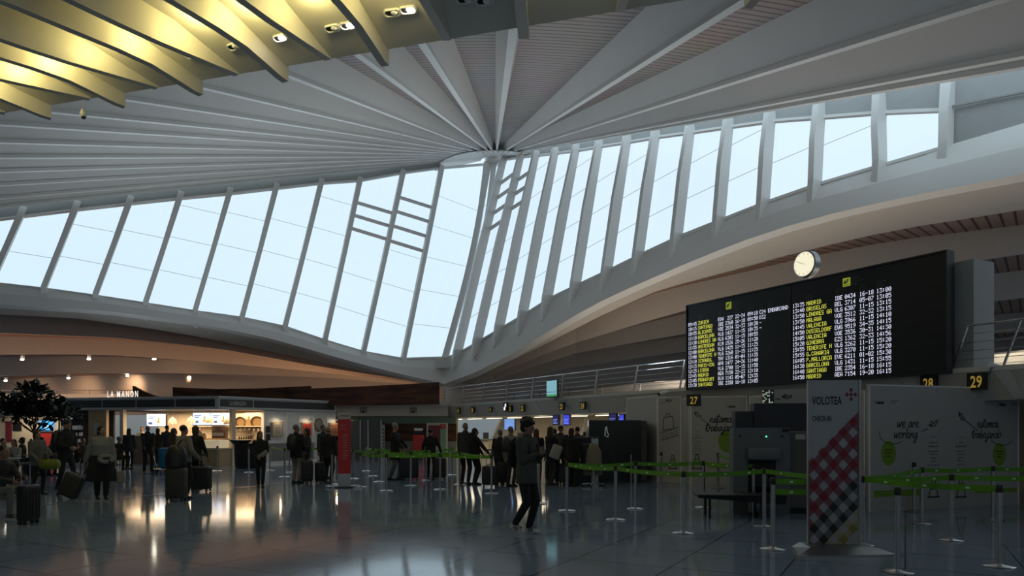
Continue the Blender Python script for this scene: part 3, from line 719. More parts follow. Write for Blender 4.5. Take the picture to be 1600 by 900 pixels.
# slanted white struts between the desks
for k, (px0, py0, px1, py1, lab) in enumerate(((760, 716, 788, 658, 'slanted white strut behind the standing couple, left of the blue screen'), (868, 708, 884, 662, 'slanted white strut behind the queue under number 23'), (905, 700, 918, 662, 'slanted white strut behind the queue under number 24'))):
    a, b = hit(CR, -3.6, px0, py0), hit(CR, -3.6, px1, py1); p = CR.P(a[0]-.25, 0, -3.6); q = CR.P(b[0], 2.17, -3.6)
    mb = MB(); mb.bar(p, q, .34, .16); tag(mb.build('strut', white, loc=p), lab, 'strut', 'slanted struts at the desks')
for k, (px, lab) in enumerate(((712, 'pale check-in desk at the far left under number 19'), (752, 'pale check-in desk under the dim 14 sign'), (806, 'pale check-in desk behind the walking man'), (866, 'pale check-in desk under number 23'), (925, 'pale check-in desk beside the dark cabin'))):
    u = cu(px, -2.2, 700); r = empty('check_in_desk', CR.P(u, 0, -2.2), math.atan2(LT.y, LT.x), lab, 'desk', 'check-in desks')
    f = Fr((0, 0, 0), (1, 0, 0), (0, -1, 0)); MB().fbox(f, -.9, .9, 0, 1.0, -.5, 0).build('body', cream, r, bevel=.02)
    MB().fbox(f, -.95, .95, 1.0, 1.05, -.55, .08).build('worktop', grey, r); MB().fbox(f, -.3, .3, 1.05, 1.4, -.3, -.26).build('monitor', black, r)
    MB().fbox(f, -.02, .02, 0, 1.0, 0, .01).build('seam', dgrey, r)
# gallery railing: leaning posts and rails
def railing(px0, px1, n, w, lab, top0, top1):
    u0, u1 = cu(px0, w, 620), cu(px1, w, 600); r = empty('gallery_railing', CR.P(u0, 2.86, w), math.atan2(LT.y, LT.x), lab, 'railing')
    L = u1-u0; f = Fr((0, 0, 0), (1, 0, 0), (0, -1, 0)); lean = .38
    for k in range(n):
        x = L*k/(n-1) if n > 1 else 0
        MB().bar(f.P(x, 0, 0), f.P(x+lean, top1, .12), .05, .03).build('post', steel, r)
    MB().cyl(f.P(lean, top1, .12), f.P(L+lean, top1, .12), .022).build('handrail', steel, r)
    for j in range(1, 5):
        t = j/5; MB().cyl(f.P(lean*t, top1*t, .12*t), f.P(L+lean*t, top1*t, .12*t), .008, n=6).build('rail', steel, r)
railing(694, 1062, 9, -.15, 'steel railing with leaning posts on the gallery left of the departures board', .85, .86)
railing(1488, 1760, 4, -.15, 'steel railing with leaning posts right of the departures board', .85, .86)
railing(735, 1066, 8, -5.8, 'second steel railing further back on the gallery left of the board', .85, .8)
# hanging aqua monitor over the canopy
u, v = hit(CR, .2, 862, 607); r = screen('gallery_monitor', CR, u, v, .75, .62, scrcyan, 'aqua screen with a green base line above number 23', w=.2, lines=[(0, 0, 1, .12)], lm=mat('green bar', (.08, .5, .15), emit=.5), tilt=R(0))
t = MB()
for k in range(14):
    h = .03+.05*random.random(); t.box((-.34+k*.05, -.014, -.17+h/2), (.012, .004, h))
t.build('skyline_graphic', ink, r); MB().box((0, .2, -.36), (.08, .08, .2)).build('bracket', steel, r)
def cctv(px, py, w, lab, yaw):
    u, v = hit(CR, w, px, py); r = empty('bullet_camera', CR.P(u, v, w), yaw, lab, 'security camera')
    MB().cyl((0, 0, 0), (.3, 0, -.08), .06).build('body', white, r, smooth=True); MB().cyl((.3, 0, -.08), (.33, 0, -.088), .05).build('lens', black, r); MB().cyl((.05, 0, -.05), (.05, .1, -.2), .02).build('bracket', alu, r)
cctv(672, 630, .2, 'white bullet camera at the corner of the red brown parapet', R(-60))
cctv(1546, 570, .05, 'white bullet camera on the canopy edge right of the board', R(10))
cctv(1043, 612, .1, 'small grey camera on the canopy edge left of the board', R(200))
# ---- departures board
BR = Fr(LP(1074, 0, 17.4), LT, LN); BL = 7.86; BV = 2.80; BH = 2.49
rz = math.atan2(LT.y, LT.x); BF = Fr((0, 0, 0), (1, 0, 0), (0, -1, 0))
bd = empty('departures_board', BR.P(0, BV, 0), rz, 'huge black departures board with white and yellow lettering on the canopy', 'departures board')
MB().fbox(BF, 0, BL, 0, BH, -.22, 0).build('housing', mat('board black', (.006, .008, .012), .35), bd)
fm = MB(); fm.fbox(BF, -.04, BL+.04, BH, BH+.04, -.24, .03); fm.fbox(BF, -.04, BL+.04, -.04, 0, -.24, .03); fm.fbox(BF, -.04, 0, 0, BH, -.24, .03); fm.fbox(BF, BL, BL+.04, 0, BH, -.24, .03); fm.build('frame', black, bd)
def bu(px): return hit(BR, 0, px, 600)[0]
MB().fbox(BF, bu(1234.5)-.03, bu(1234.5)+.03, 0, BH*.98, 0, .012).build('divider', black, bd)
sm = MB()
for k in range(9): sm.fbox(BF, 0, BL, .1+.26*k, .103+.26*k, 0, .002)
sm.build('module_seam', dgrey, bd)
left = """09:45 ZURICH|EDW|227|22-24|09:18|C24|EMBARCAND
10:15 SANTIAGO|IBE|2360|16-18|09:50|D32|
10:55 ALICANTE|VOE|3534|32-33|10:20|-|
11:10 BARCELONA|VLG|1427|11-15|10:35|-|
11:30 LONDRES GA|VLG|6303|11-15|10:55||
11:55 AMSTERDAM|KLM|1526|25-26|11:20||
12:00 BARCELONA|VLG|1425|11-15|11:25||
12:00 TENERIFE N|VLG|3260|11-15|11:25||
12:10 ISTANBUL|THY|1316|01-04|11:35||
12:15 PARIS-CDG|AFR|1477|24-26|11:40||
12:25 LISBOA|VLG|2700|11-15|11:50||
12:45 MADRID|AEA|7150|22-23|12:10||
13:05 FRANKFURT|DLH|1143|05-07|12:35||
13:30 SANTIAGO|IBE|2350|16-18|13:05||""".split('\n')
right = """13:35 MADRID|IBE|0434|16-18|13:00
13:40 BRUSELAS|BEL|3714|05-07|13:05
13:50 LONDRES GA|VLG|6307|11-15|13:15
13:50 MALAGA|VOE|3512|32-32|13:15
14:45 VALENCIA|VLG|3966|11-15|14:10
14:50 DUSSELDORF|EWG|9519|34-35|14:15
15:05 VALENCIA|VOE|3536|30-31|14:30
15:20 GINEBRA|EZS|1362|32-33|14:56
15:55 TENERIFE N|VLG|3262|11-15|15:20
15:55 G.CANARIA|VLG|3270|11-15|15:20
16:05 P.MALLORCA|EVE|6211|01-02|15:30
16:30 BARCELONA|VLG|1431|11-15|15:55
16:40 SANTIAGO|IBE|2354|16-18|16:15
16:50 MADRID|AEA|7154|19-20|16:15""".split('\n')
LC = [1075.5, 1091, 1122, 1133.5, 1148.8, 1168.2, 1186.7, 1200.2]; RC = [1238.5, 1260.2, 1304.3, 1320, 1343, 1369.5]
cw, chh = .0124, .0148
for lst, cols, nm in ((left, LC, 'left'), (right, RC, 'right')):
    wt, yt = MB(), MB(); us = [bu(c) for c in cols]
    for k, ln in enumerate(lst):
        v = .05+.1405*(13-k); f = ln[6:].split('|')
        led(wt, BF, ln[:5], us[0], v, cw, chh); led(yt, BF, f[0], us[1], v, cw, chh)
        for j, t in enumerate(f[1:]):
            x = us[2+j]+(cw*6 if (j == 1 and len(t) == 3) else 0); led(wt, BF, t, x, v, cw, chh)
    wt.build('flight_text', ledw, bd); yt.build('destination_text', ledy, bd)
for px0, s_ in ((1134.5, 1), (1317, 1)):
    u = bu(px0); b = MB(); b.fbox(BF, u, u+.2, 2.17, 2.37, 0, .012); b.build('departures_pictogram', yellowsign, bd)
    b = MB(); b.use(ink)
    plane_icon(b, BF, u+.1, 2.27, .075, 1, .6, .02)
    for (a, c) in zip([(u+.03, 2.2), (u+.17, 2.2)], [(u+.17, 2.2)]): ribbon(b, BF, [a, c], .01, .016)
    b.v = [p+BF.n*.012 for p in b.v]; b.build('plane_symbol', ink, bd)
    b = MB()
    for k, t in enumerate(('Irteerak', 'Departures', 'Salidas')): ftext(b, BF, t, u+.23, 2.31-.07*k, .075, xs=.9, w=.01)
    b.build('heading_text', signdim, bd)
for cols, n in ((LC, 8), (RC, 6)):
    for c, tt in zip(cols, (('Ordua', 'Hora', 'Time'), ('Helmuga', 'Destination', 'Destino'), ('Hegaldia', 'Flight', 'Vuelo'), None, ('Mahaia', 'Counter', 'Mostrador'), ('Ontziratzea', 'Boarding', 'Embarque'), ('Ate', 'Gate', 'Puerta'), ('Oharrak', 'Remarks', 'Avisos'))):
        if tt:
            b = MB(); [ftext(b, BF, t, bu(c), 2.12-.055*k, .05, w=.006) for k, t in enumerate(tt)]; b.build('column_heading', signdim, bd)
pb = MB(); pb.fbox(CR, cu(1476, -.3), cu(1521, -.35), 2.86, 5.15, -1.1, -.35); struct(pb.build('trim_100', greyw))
# board clock
u, v = hit(BR, .1, 1252, 412); ck = empty('wall_clock', BR.P(u, BV+BH, -.1), rz, 'round lit clock on a short stem above the departures board', 'clock')
cz = v-(BV+BH)
MB().cyl((0, 0, 0), (0, 0, cz), .03).build('stem', steel, ck)
M = Matrix.Rotation(R(90), 3, 'X')
MB().lathe((0, 0, cz), [(.30, -.1), (.34, -.09), (.34, .09), (.31, .11)], 40, M).build('case', alu, ck, smooth=True)
MB().lathe((0, 0, cz), [(.305, .11), (.30, .115)], 40, M).build('face', clockface, ck)
tk = MB()
for k in range(12):
    a = 2*math.pi*k/12; tk.bar((math.sin(a)*.24, -.118, cz+math.cos(a)*.24), (math.sin(a)*.28, -.118, cz+math.cos(a)*.28), .012, .003)
tk.build('hour_mark', ink, ck)
for ang, ln, wd, nm in ((-68, .17, .028, 'hour_hand'), (-66, .25, .018, 'minute_hand')):
    a = R(ang); MB().bar((-math.sin(a)*.05, -.122, cz-math.cos(a)*.05), (math.sin(a)*ln, -.122, cz+math.cos(a)*ln), wd, .004).build(nm, ink, ck)
# warm lamp glow on the gallery right of the board
light('POINT', 'gallery_lamp', CR.P(cu(1560, -6.3, 530), 4.2, -6.3), 30, WARM, .15)
light('POINT', 'gallery_lamp', CR.P(cu(1000, -5, 560), 4.0, -6), 30, (1, .78, .58), .3)
light('POINT', 'gallery_lamp', CR.P(cu(1300, -5, 560), 4.2, -6), 45, (1, .74, .52), .3)
light('AREA', 'gallery_fill', CR.P(16, 3.0, -4.5), 160, (1, .86, .70), 1.0, 20, (0, 0, 1)).rotation_euler = (R(180), 0, R(28.5))  # added warm fill, no fixture, to brighten the right-hand lower ceiling
# ---- white hoardings with handwritten notices
def hoarding(P0, P1, h, label, th=.06):
    fr = Fr(P0, P1-P0); L = (P1-P0).length
    if fr.n.y > 0: fr.n = -fr.n
    r = empty('hoarding_panel', P0, math.atan2(fr.x.y, fr.x.x), label, 'hoarding'); f = Fr((0, 0, 0), (1, 0, 0), (0, -1, 0))
    MB().fbox(f, 0, L, 0, h, -th, 0).build('board', panelw, r); e = MB(); e.fbox(f, 0, .04, 0, h, 0, .004); e.fbox(f, L-.04, L, 0, h, 0, .004); e.fbox(f, 0, L, h-.03, h, 0, .004); e.build('edge_trim', white, r)
    fr.o = P0; return r, f, fr, L
def logo(b, f, u, v, s):
    b.add([f.P(u+a*s, v+c*s, .005) for a, c in ((0, .2), (.35, .5), (.45, 0), (.3, .25))], [[0, 1, 2, 3]]); ftext(b, f, 'aena', u+.6*s, v, s*.8, bold=.004, shear=.2)
def smalltext(b, b2, f, u, v, rowsz=('Estamos', 'trabajando', 'Zero', 'aeropuertos')):
    ftext(b, f, rowsz[0], u, v, .065, align='CENTER'); ftext(b, f, rowsz[1], u, v-.075, .065, align='CENTER')
    for k in range(2): b.fbox(f, u-.13+.03*k, u+.13-.03*k, v-.16-.06*k, v-.15-.06*k, .004, .006)
    b.fbox(f, u-.08, u+.08, v-.29, v-.28, .004, .006)
    ftext(b, f, rowsz[2], u, v-.37, .065, align='CENTER'); ftext(b, f, rowsz[3], u, v-.445, .065, align='CENTER')
    b.fbox(f, u-.14, u+.14, v-.52, v-.51, .004, .006)
    for k in range(-1, 2): ribbon(b, f, [(u+k*.03, v+.11), (u+k*.05, v+.15)], .008)
def cone_icon(b, b2, f, u, v, h):
    ribbon(b, f, [(u-h*.28, v+h*.1), (u-h*.06, v+h), (u+h*.06, v+h), (u+h*.28, v+h*.1)], .022); ribbon(b, f, [(u-h*.35, v+.02), (u+h*.35, v+.02)], .03)
    ribbon(b, f, [(u-h*.18, v+h*.42), (u+h*.18, v+h*.42)], .015)
    b2.quad(f.P(u-h*.12, v+h*.55, .003), f.P(u+h*.12, v+h*.55, .003), f.P(u+h*.16, v+h*.75, .003), f.P(u-h*.1, v+h*.75, .003))
hA = V((W(1357, 0, 14.2).x, 14.2, 0)); hB = V((W(1592, 0, 15.6).x, 15.6, 0))
r, f, fr, L = hoarding(hA, hB, 2.46, 'wide white hoarding reading we are working and estamos trabajando, behind the right-hand barriers')
def q(px, py): return hit(fr, 0, px, py)
def circle(b, f, u, v, ru, rv, w=.003): b.add([f.P(x, y, w) for x, y in disc_pts(u, v, ru, rv)], [list(range(28))])
def pp(name, m, fn):          # one printed mark as one part of the current panel r
    b = MB(); fn(b); return b.build(name, m, r)
def cone(f, u, v, h):
    a_, b_ = MB(), MB(); cone_icon(a_, b_, f, u, v, h); a_.build('cone_symbol', ink, r); b_.build('cone_stripe', gspot, r)
for px, py in ((1388, 708), (1561, 710)):
    u, v = q(px, py); pp('green_circle', gspot, lambda b: circle(b, f, u, v, .19, .24))
for x0, y0, x1, y1 in ((1365, 777, 1437, 764), (1523, 771, 1588, 762)):
    (u0, v0), (u1, v1) = q(x0, y0), q(x1, y1); pp('green_band', gspot, lambda b: b.fbox(f, u0, u1, v0, v1, 0, .003))
for px, py, t_, sz in ((1401, 668, 'we are', .115), (1396, 685, 'working', .115), (1526, 668, 'estamos', .11), (1517, 685, 'trabajando', .11)):
    u, v = q(px, py); pp('handwritten_text', ink, lambda b: hand(b, f, t_, u, v, sz, .018, sx=.165 if sz > .112 else .15))
for (x0, y0, x1, y1) in ((1440, 674, 1449, 670), (1509, 658, 1528, 674)): pp('dash_line', ink, lambda b: ribbon(b, f, [q(x0, y0), q(x1, y1)], .016))
u, v = q(1458, 664); pp('plane_symbol', ink, lambda b: plane_icon(b, f, u, v, .13, 1, .35, .018)); u, v = q(1501, 652); pp('plane_symbol', ink, lambda b: plane_icon(b, f, u, v, .12, 1, -.7, .018))
for arc in ([(1373, 674), (1375, 684), (1381, 690), (1392, 694), (1402, 693), (1409, 689)], [(1548, 688), (1556, 694), (1565, 696), (1574, 694), (1581, 689)]): pp('arc_line', ink, lambda b: ribbon(b, f, [q(*p) for p in arc], .014))
for px, t in ((1458, ('Estamos', 'trabajando', 'Zero', 'aeropuertos')), (1501, ('Zero', 'aeropuertos', 'We are', 'working'))):
    u, v = q(px, 693); pp('small_text', ink, lambda b: smalltext(b, None, f, u, v, t))
    u, v = q(px, 778); cone(f, u, v, .42)
for px, py in ((1365, 631), (1557, 634)):
    u, v = q(px, py); pp('logo', ink, lambda b: (logo(b, f, u, v, .12), b.fbox(f, u+.42, u+.62, v+.05, v+.06, 0, .003), b.fbox(f, u+.42, u+.55, v+.01, v+.018, 0, .003)))
for u, v in (q(1388, 706), q(1561, 708)):
    pp('circle_text', ink, lambda b: [b.fbox(f, u-.1+.02*k, u+.1-.02*k, v-.06*k+.03, v-.06*k+.045, .003, .005) for k in range(3)])
# hoarding with number 27
r, f, fr, L = hoarding(V((W(1078, 0, 21.2).x, 21.2, 0)), V((W(1168, 0, 20.6).x, 20.6, 0)), 2.52, 'white hoarding reading estamos trabajando beneath a number 27 sign, behind the scanner')
for px, py, t_ in ((1108, 660.5, 'estamos'), (1101, 674, 'trabajando')):
    u, v = q(px, py); pp('handwritten_text', ink, lambda b: hand(b, f, t_, u, v, .14, .024, sx=.17))
pp('dash_line', ink, lambda b: ribbon(b, f, [q(1095, 654), q(1110, 665)], .018)); u, v = q(1089, 649); pp('plane_symbol', ink, lambda b: plane_icon(b, f, u, v, .12, 1, -.6, .018))
u, v = q(1138, 690); pp('green_circle', gspot, lambda b: circle(b, f, u, v, .28, .32)); u, v = q(1089, 681); pp('small_text', ink, lambda b: smalltext(b, None, f, u, v, ('Zero', 'aeropuertos', 'We are', 'working')))
u, v = q(1089, 733); cone(f, u, v, .42); u, v = q(1133, 637); pp('logo', ink, lambda b: logo(b, f, u, v, .13))
(u0, v0), (u1, v1) = q(1106, 731), q(1140, 724); pp('green_band', gspot, lambda b: b.fbox(f, u0, u1, v0, v1, 0, .003))
pp('arc_line', ink, lambda b: ribbon(b, f, [q(1127, 676), q(1133, 680), q(1141, 678)], .016))
u, v = q(1084, 625); g27 = empty('desk_number_sign', fr.P(u, v-.17, .03), r.rotation_euler.z, 'black number 27 sign on the white hoarding behind the scanner', 'sign', 'desk number signs on the canopy')
MB().fbox(BF, -.2, .2, 0, .33, -.03, 0).build('panel', black, g27); t = MB(); ftext(t, BF, '27', 0, .06, .29, w=.006, xs=.75, align='CENTER', bold=.004); t.build('numeral', signbox, g27)
# narrow hoarding with suitcase drawing
r, f, fr, L = hoarding(V((W(1027, 0, 22.4).x, 22.4, 0)), V((W(1065, 0, 21.8).x, 21.8, 0)), 2.56, 'narrow white hoarding with a line drawing of a suitcase on a conveyor')
di = mat('drawing ink', (.04, .05, .03))
pp('suitcase_drawing', di, lambda b: (ribbon(b, f, [q(1037, 653), q(1036, 672), q(1053, 670), q(1051, 650), q(1037, 653)], .022), ribbon(b, f, [q(1041, 652), q(1041, 647), q(1046, 646), q(1047, 651)], .018)))
def cvd(b):
    ribbon(b, f, [q(1033, 676), q(1059, 668)], .02); ribbon(b, f, [q(1034, 688), q(1060, 680)], .02)
    for px, py in ((1036, 682), (1042, 680), (1049, 678), (1056, 676)):
        u, v = q(px, py); ribbon(b, f, [(x, y) for x, y in disc_pts(u, v, .045, .06, 12)]+[(u+.045, v)], .014)
pp('conveyor_drawing', di, cvd)
u, v = q(1045, 627); pp('plane_symbol', ink, lambda b: plane_icon(b, f, u, v, .1, 1, 0, .016)); pp('dash_line', ink, lambda b: ribbon(b, f, [q(1030, 629), q(1040, 629)], .012)); u, v = q(1051, 733); cone(f, u, v, .42)
# plain hoardings between them and towards the desks
for a, b_, Ya, Yb, h, lab in ((1066.5, 1077, 21.8, 21.3, 2.5, 'narrow blank white hoarding strip between the two printed ones'), (978, 1027, 24.5, 22.4, 2.62, 'blank beige hoarding beneath the number 27 sign, behind the dark cabin'),
                              (1170, 1352, 20.4, 17.2, 2.5, 'long blank pale hoarding behind the scanner')):
    hoarding(V((W(a, 0, Ya).x, Ya, 0)), V((W(b_, 0, Yb).x, Yb, 0)), h, lab)
# hanging white sign with pictograms above the scanner
fr = Fr(W(1192, 655, 17.4), (1, -.35, 0)); fr.o.z = 0
u0, v0 = hit(fr, 0, 1192, 633); u1, v1 = hit(fr, 0, 1268, 610)
r = empty('hanging_sign', fr.P(u0, v0, 0), math.atan2(fr.x.y, fr.x.x), 'white direction sign with a black plane and a lit pattern square above the scanner', 'sign')
MB().fbox(BF, 0, 1.25, 0, .36, -.06, 0).build('panel', tvinyl, r); b = MB(); b.fbox(BF, -.02, .24, 0, .36, 0, .01); b.build('square', black, r)
b = MB(); random.seed(3)
for i in range(7):
    for j in range(9):
        if random.random() < .55: b.fbox(BF, -.01+i*.034, .018+i*.034, .01+j*.038, .042+j*.038, .01, .014)
b.build('pattern', mat('pattern light', (.62, .75, .62), emit=.35), r); b = MB(); plane_icon(b, BF, .52, .17, .11, 1, 0, .022); ribbon(b, BF, [(.27, .14), (.38, .14)], .02); b.build('plane_symbol', ink, r)
# ================================================================== BACK WALL, PARAPETS AND SHOPS (left)
WF = Fr((0, 39, 0), (1, 0, 0), (0, -1, 0))
def wq(px, py, w=0): return hit(WF, w, px, py)
def wb(b, x0, y0, x1, y1, w0, w1):
    u0, v0 = wq(x0, y1, w1); u1, v1 = wq(x1, y0, w1); b.fbox(WF, u0, u1, v0, v1, w0, w1); return b
struct(wb(MB(), 523, 632, 700, 650, -.6, .6).build('trim_110', plaster)); struct(wb(MB(), 300, 630, 716, 732, -.4, -.2).build('wall_back', cream))
struct(wb(MB(), 523, 628, 700, 633, -.6, .75).build('trim_111', conc))
b = MB(); wb(b, 262+300, 652, 712, 662, -.2, 0); wb(b, 500, 652, 560, 662, -.2, 0); tag(b.build('glass_band', ggreen), 'green tinted glass strip under the pale fascia at the back', 'glass band')
o = MB(); wb(o, 500, 662, 713, 689, -.2, .05); tag(o.build('veneer_wall_panel', walnut), 'red brown veneer wall panel behind the queue at the back', 'wall panel')
o = MB(); wb(o, 500, 689, 713, 727, -.2, .02); tag(o.build('low_wall', mat('greenish board', (.20, .22, .19))), 'dull green grey low wall under the veneer panel', 'wall panel')
def slab(pts, Y, th, m, name, label, cat, slant=0):
    fr_ = [W(px, py, Y+slant*(px-pts[0][0])) for px, py in pts]; bk = [p+V((0, th, 0)) for p in fr_]; b = MB(); n = len(pts)
    b.v = fr_+bk; b.f = [list(range(n)), list(range(n, 2*n))[::-1]]+[[i, (i+1) % n, n+(i+1) % n, n+i] for i in range(n)]; b.m = [0]*len(b.f)
    return tag(b.build(name, m), label, cat)
slab([(485, 607), (560, 604), (640, 600), (686, 597), (686, 632), (485, 634)], 37, .3, walnut, 'veneer_parapet', 'long red brown veneer parapet with rising top left of the keel', 'parapet')
slab([(270, 605), (340, 608), (400, 607), (484.5, 603), (484.5, 634), (270, 634)], 38.2, .3, walnut, 'veneer_parapet', 'red brown veneer parapet above the kiosk, left of the long one', 'parapet')
slab([(207, 603), (222, 611), (240, 618), (268, 624), (225, 626), (209, 624)], 38.8, .3, walnut, 'veneer_parapet', 'small swooping dark veneer fin behind the kiosk roof lettering', 'parapet')
for px, lab in ((568, 'dark grey camera box on the fascia, left one'), (646, 'dark grey camera box on the fascia, right one')):
    u, v = wq(px, 641, .6); r = empty('fascia_box', WF.P(u, v, .62), 0, lab+' near the white corner camera' if 'right' in lab else lab+' above the lone red totem', 'box', 'boxes on the fascia')
    MB().box((0, 0, 0), (.36, .1, .28)).build('casing', grey, r); MB().cyl((0, -.05, -.08), (0, -.07, -.08), .06).build('lens', black, r)
# lift doors, red cabinet, green panel at the back
r = empty('glass_booth', WF.P(wq(573, 700, 1.0)[0], 0, 1.0), 0, 'grey framed glass doorway behind the barrier posts beside the red totem', 'doorway')
MB().fbox(BF, -.85, .75, 0, 2.0, -.1, 0).build('panel', mat('grey glass', (.10, .105, .11), .2), r)
for x in (-.35, .05, .72): MB().fbox(BF, x, x+.07, 0, 2.05, 0, .06).build('frame', alu, r)
r = empty('red_cabinet', WF.P(wq(654, 700, 1.6)[0], 0, 1.6), 0, 'low red cabinet with a white printer on top at the back', 'cabinet')
rounded('body', (.5, .5, 1.3), .03, red, r, (0, 0, .65)); rounded('tray', (.44, .45, .12), .02, black, r, (0, 0, 1.38)); rounded('printer', (.42, .4, .14), .04, white, r, (0, 0, 1.56)); MB().fbox(BF, -.25, .25, .0, .25, .25, .27).build('plinth', dgrey, r)
r = empty('poster_frame', WF.P(wq(683, 700, .7)[0], 0, .7), 0, 'pale framed dark red poster behind the person in black', 'poster'); MB().fbox(BF, -.55, .55, 0, 1.9, -.08, 0).build('frame', plaster, r); MB().fbox(BF, -.45, .45, .7, 1.78, 0, .01).build('print', mat('dim red print', (.22, .04, .05)), r)
r = empty('green_column_sign', WF.P(wq(692, 700, 1.2)[0], 0, 1.2), 0, 'mint green column sign with a small red square on top', 'sign'); MB().fbox(BF, -.13, .15, 0, 1.85, -.15, 0).build('column', mat('mint board', (.22, .42, .28)), r)
MB().fbox(BF, -.13, .15, 1.6, 1.85, 0, .01).build('red_square', red, r); t = MB(); ftext(t, BF, 'T', .01, 1.65, .18, w=.012, align='CENTER'); t.build('lettering', white, r)
r = empty('thin_pillar_sign', WF.P(wq(599, 700, 2.5)[0], 0, 2.5), 0, 'thin white printed pillar left of the person in the grey beanie', 'sign'); MB().fbox(BF, -.06, .06, .0, 1.8, -.05, 0).build('pillar', tvinyl, r)
t = MB()
for k in range(7): t.fbox(BF, -.03, .03, .5+k*.17, .58+k*.17, 0, .004)
t.build('markings', ink, r)
# ---- kiosk
KC = V((W(342, 0, 31.5).x, 31.5, 0)); KR = V((W(525, 0, 37.5).x, 37.5, 0)); KL = V((W(105, 0, 33.5).x, 33.5, 0))
KA = Fr(KL, KC-KL, None); KB = Fr(KC, KR-KC, None)
for f_ in (KA, KB):
    if f_.n.y > 0: f_.n = -f_.n
LA, LB = (KC-KL).length, (KR-KC).length
kiosk = empty('food_kiosk', KC, 0, 'cream lit food kiosk with dark fascia panels and open counters', 'kiosk')
def kb_(name, b, m, bevel=0, parent=None): return b.build(name, m, parent or kiosk, world=True, bevel=bevel)
fa = MB(); fa.fbox(KA, -.1, LA, 2.48, 2.96, -.3, 0); fa.fbox(KB, 0, LB, 2.48, 2.96, -.3, 0); fa.fbox(KA, -.15, LA+.05, 2.94, 3.0, -.3, .06); fa.fbox(KB, -.05, LB+.05, 2.94, 3.0, -.3, .06)
fa.fbox(KA, -.15, LA+.02, 2.45, 2.5, -.3, .06); fa.fbox(KB, 0, LB+.02, 2.45, 2.5, -.3, .06); fascia = kb_('fascia', fa, mat('kiosk pale grey', (.60, .61, .60)))
def fu(fr, px, py=640, w=0): return hit(fr, w, px, py)[0]
for fr_, x0, x1 in ((KA, 106, 159), (KA, 161, 212), (KA, 214, 273), (KA, 275, 336), (KB, 344, 395), (KB, 397, 523)):
    kb_('fascia_panel', MB().fbox(fr_, fu(fr_, x0), fu(fr_, x1), 2.55, 2.87, 0, .02), dgrey, parent=None)
rf = MB(); b0 = [KL, KC, KR, KR+V((-3, 5, 0)), KL+V((2, 6, 0))]; rf.v = [p+V((0, 0, 2.93)) for p in b0]; rf.f = [[0, 1, 2, 3, 4]]; rf.m = [0]; kb_('roof', rf, grey)
cl = MB(); cl.v = [p+V((0, 0, 2.44)) for p in b0]; cl.f = [[0, 1, 2, 3, 4]]; cl.m = [0]; kb_('inner_ceiling', cl, mat('kiosk dark ceiling', (.05, .045, .04)))
BWf = -3.4
kb_('back_wall', MB().fbox(KA, 2.0, LA+.9, 0, 2.43, BWf-.15, BWf), cream)
for px, fr_ in ((190, KA), (366, KB)):
    u = fu(fr_, px, 690); kb_('pillar', MB().fbox(fr_, u-.09, u+.09, 0, 2.48, -.2, 0), cream)
b = MB(); u0, u1 = fu(KA, 137, 690), fu(KA, 165, 690); b.fbox(KA, u0, u1, 0, 2.46, -.2, -.05); kb_('side_panel', b, oak)
b = MB(); u0, u1 = fu(KA, 88, 690), fu(KA, 137, 690); b.fbox(KA, u0-.6, u1, 0, 2.46, -1.6, -1.5); kb_('dark_wall', b, blackm)
b = MB(); b.fbox(KB, fu(KB, 413, 690), LB, 0, 2.48, -.2, -.02); kb_('panelled_wall', b, mat('kiosk white', (.68, .68, .66)))
b = MB()
for px in (449, 467, 491, 511): u = fu(KB, px, 690); b.fbox(KB, u-.015, u+.015, .95, 2.45, -.02, .01)
b.fbox(KB, fu(KB, 413), LB, .95, 1.0, -.02, .03); b.fbox(KB, fu(KB, 449), fu(KB, 467), 1.95, 1.98, -.02, .01); kb_('wall_moulding', b, white)
b = MB(); b.fbox(KB, fu(KB, 421), fu(KB, 490), .12, .9, -.02, .02); kb_('lower_panel', b, grey)
kb_('skirting', MB().fbox(KB, fu(KB, 413), LB, 0, .1, -.02, .04), white); kb_('skirting', MB().fbox(KA, -1, LA-1.2, 0, .05, -.02, .04), tvinyl)
# counters
b = MB(); b.fbox(KA, fu(KA, 203, 700), fu(KA, 311, 700), 0, 1.3, -.5, -.05); kb_('bar_front', b, mat('taupe board', (.20, .15, .11)))
b = MB(); b.fbox(KA, fu(KA, 311, 700), LA-.05, 0, .72, -.7, -.05); b.fbox(KB, .05, fu(KB, 364, 700), 0, .72, -.7, -.05); kb_('counter_base', b, oak)
b = MB(); b.fbox(KA, fu(KA, 311, 700), LA-.02, .72, .78, -.75, 0); b.fbox(KB, 0, fu(KB, 366, 700), .72, .78, -.75, 0); kb_('counter_top', b, cream)
b = MB(); b.fbox(KA, fu(KA, 311, 700), LA, .78, 1.12, -.7, -.02); kb_('display_case', b, mat('lit display', (.85, .70, .45), .3, emit=.35))
b = MB(); u0 = fu(KB, 372, 700); b.fbox(KB, u0, fu(KB, 411, 700), 0, .95, -.6, -.1); kb_('rear_counter', b, dgrey)
# shelves on the back wall
for py in (666, 692): v = hit(KA, BWf+.3, 340, py)[1]; kb_('shelf', MB().fbox(KA, fu(KA, 300, 690, BWf), LA+.8, v-.03, v+.02, BWf, BWf+.35), cream)
light('AREA', 'kiosk_light', KA.P(LA*.75, 2.36, -1.7), 180, (1, .72, .42), 5, 2.2, (0, 0, -1))
light('AREA', 'kiosk_light', KB.P(2.0, 2.36, -1.6), 100, (1, .76, .48), 2, 2, (0, 0, -1))
light('AREA', 'kiosk_light', KA.P(3.2, 2.36, -1.9), 120, (1, .68, .40), 2.5, 1.5, (0, 0, -1))
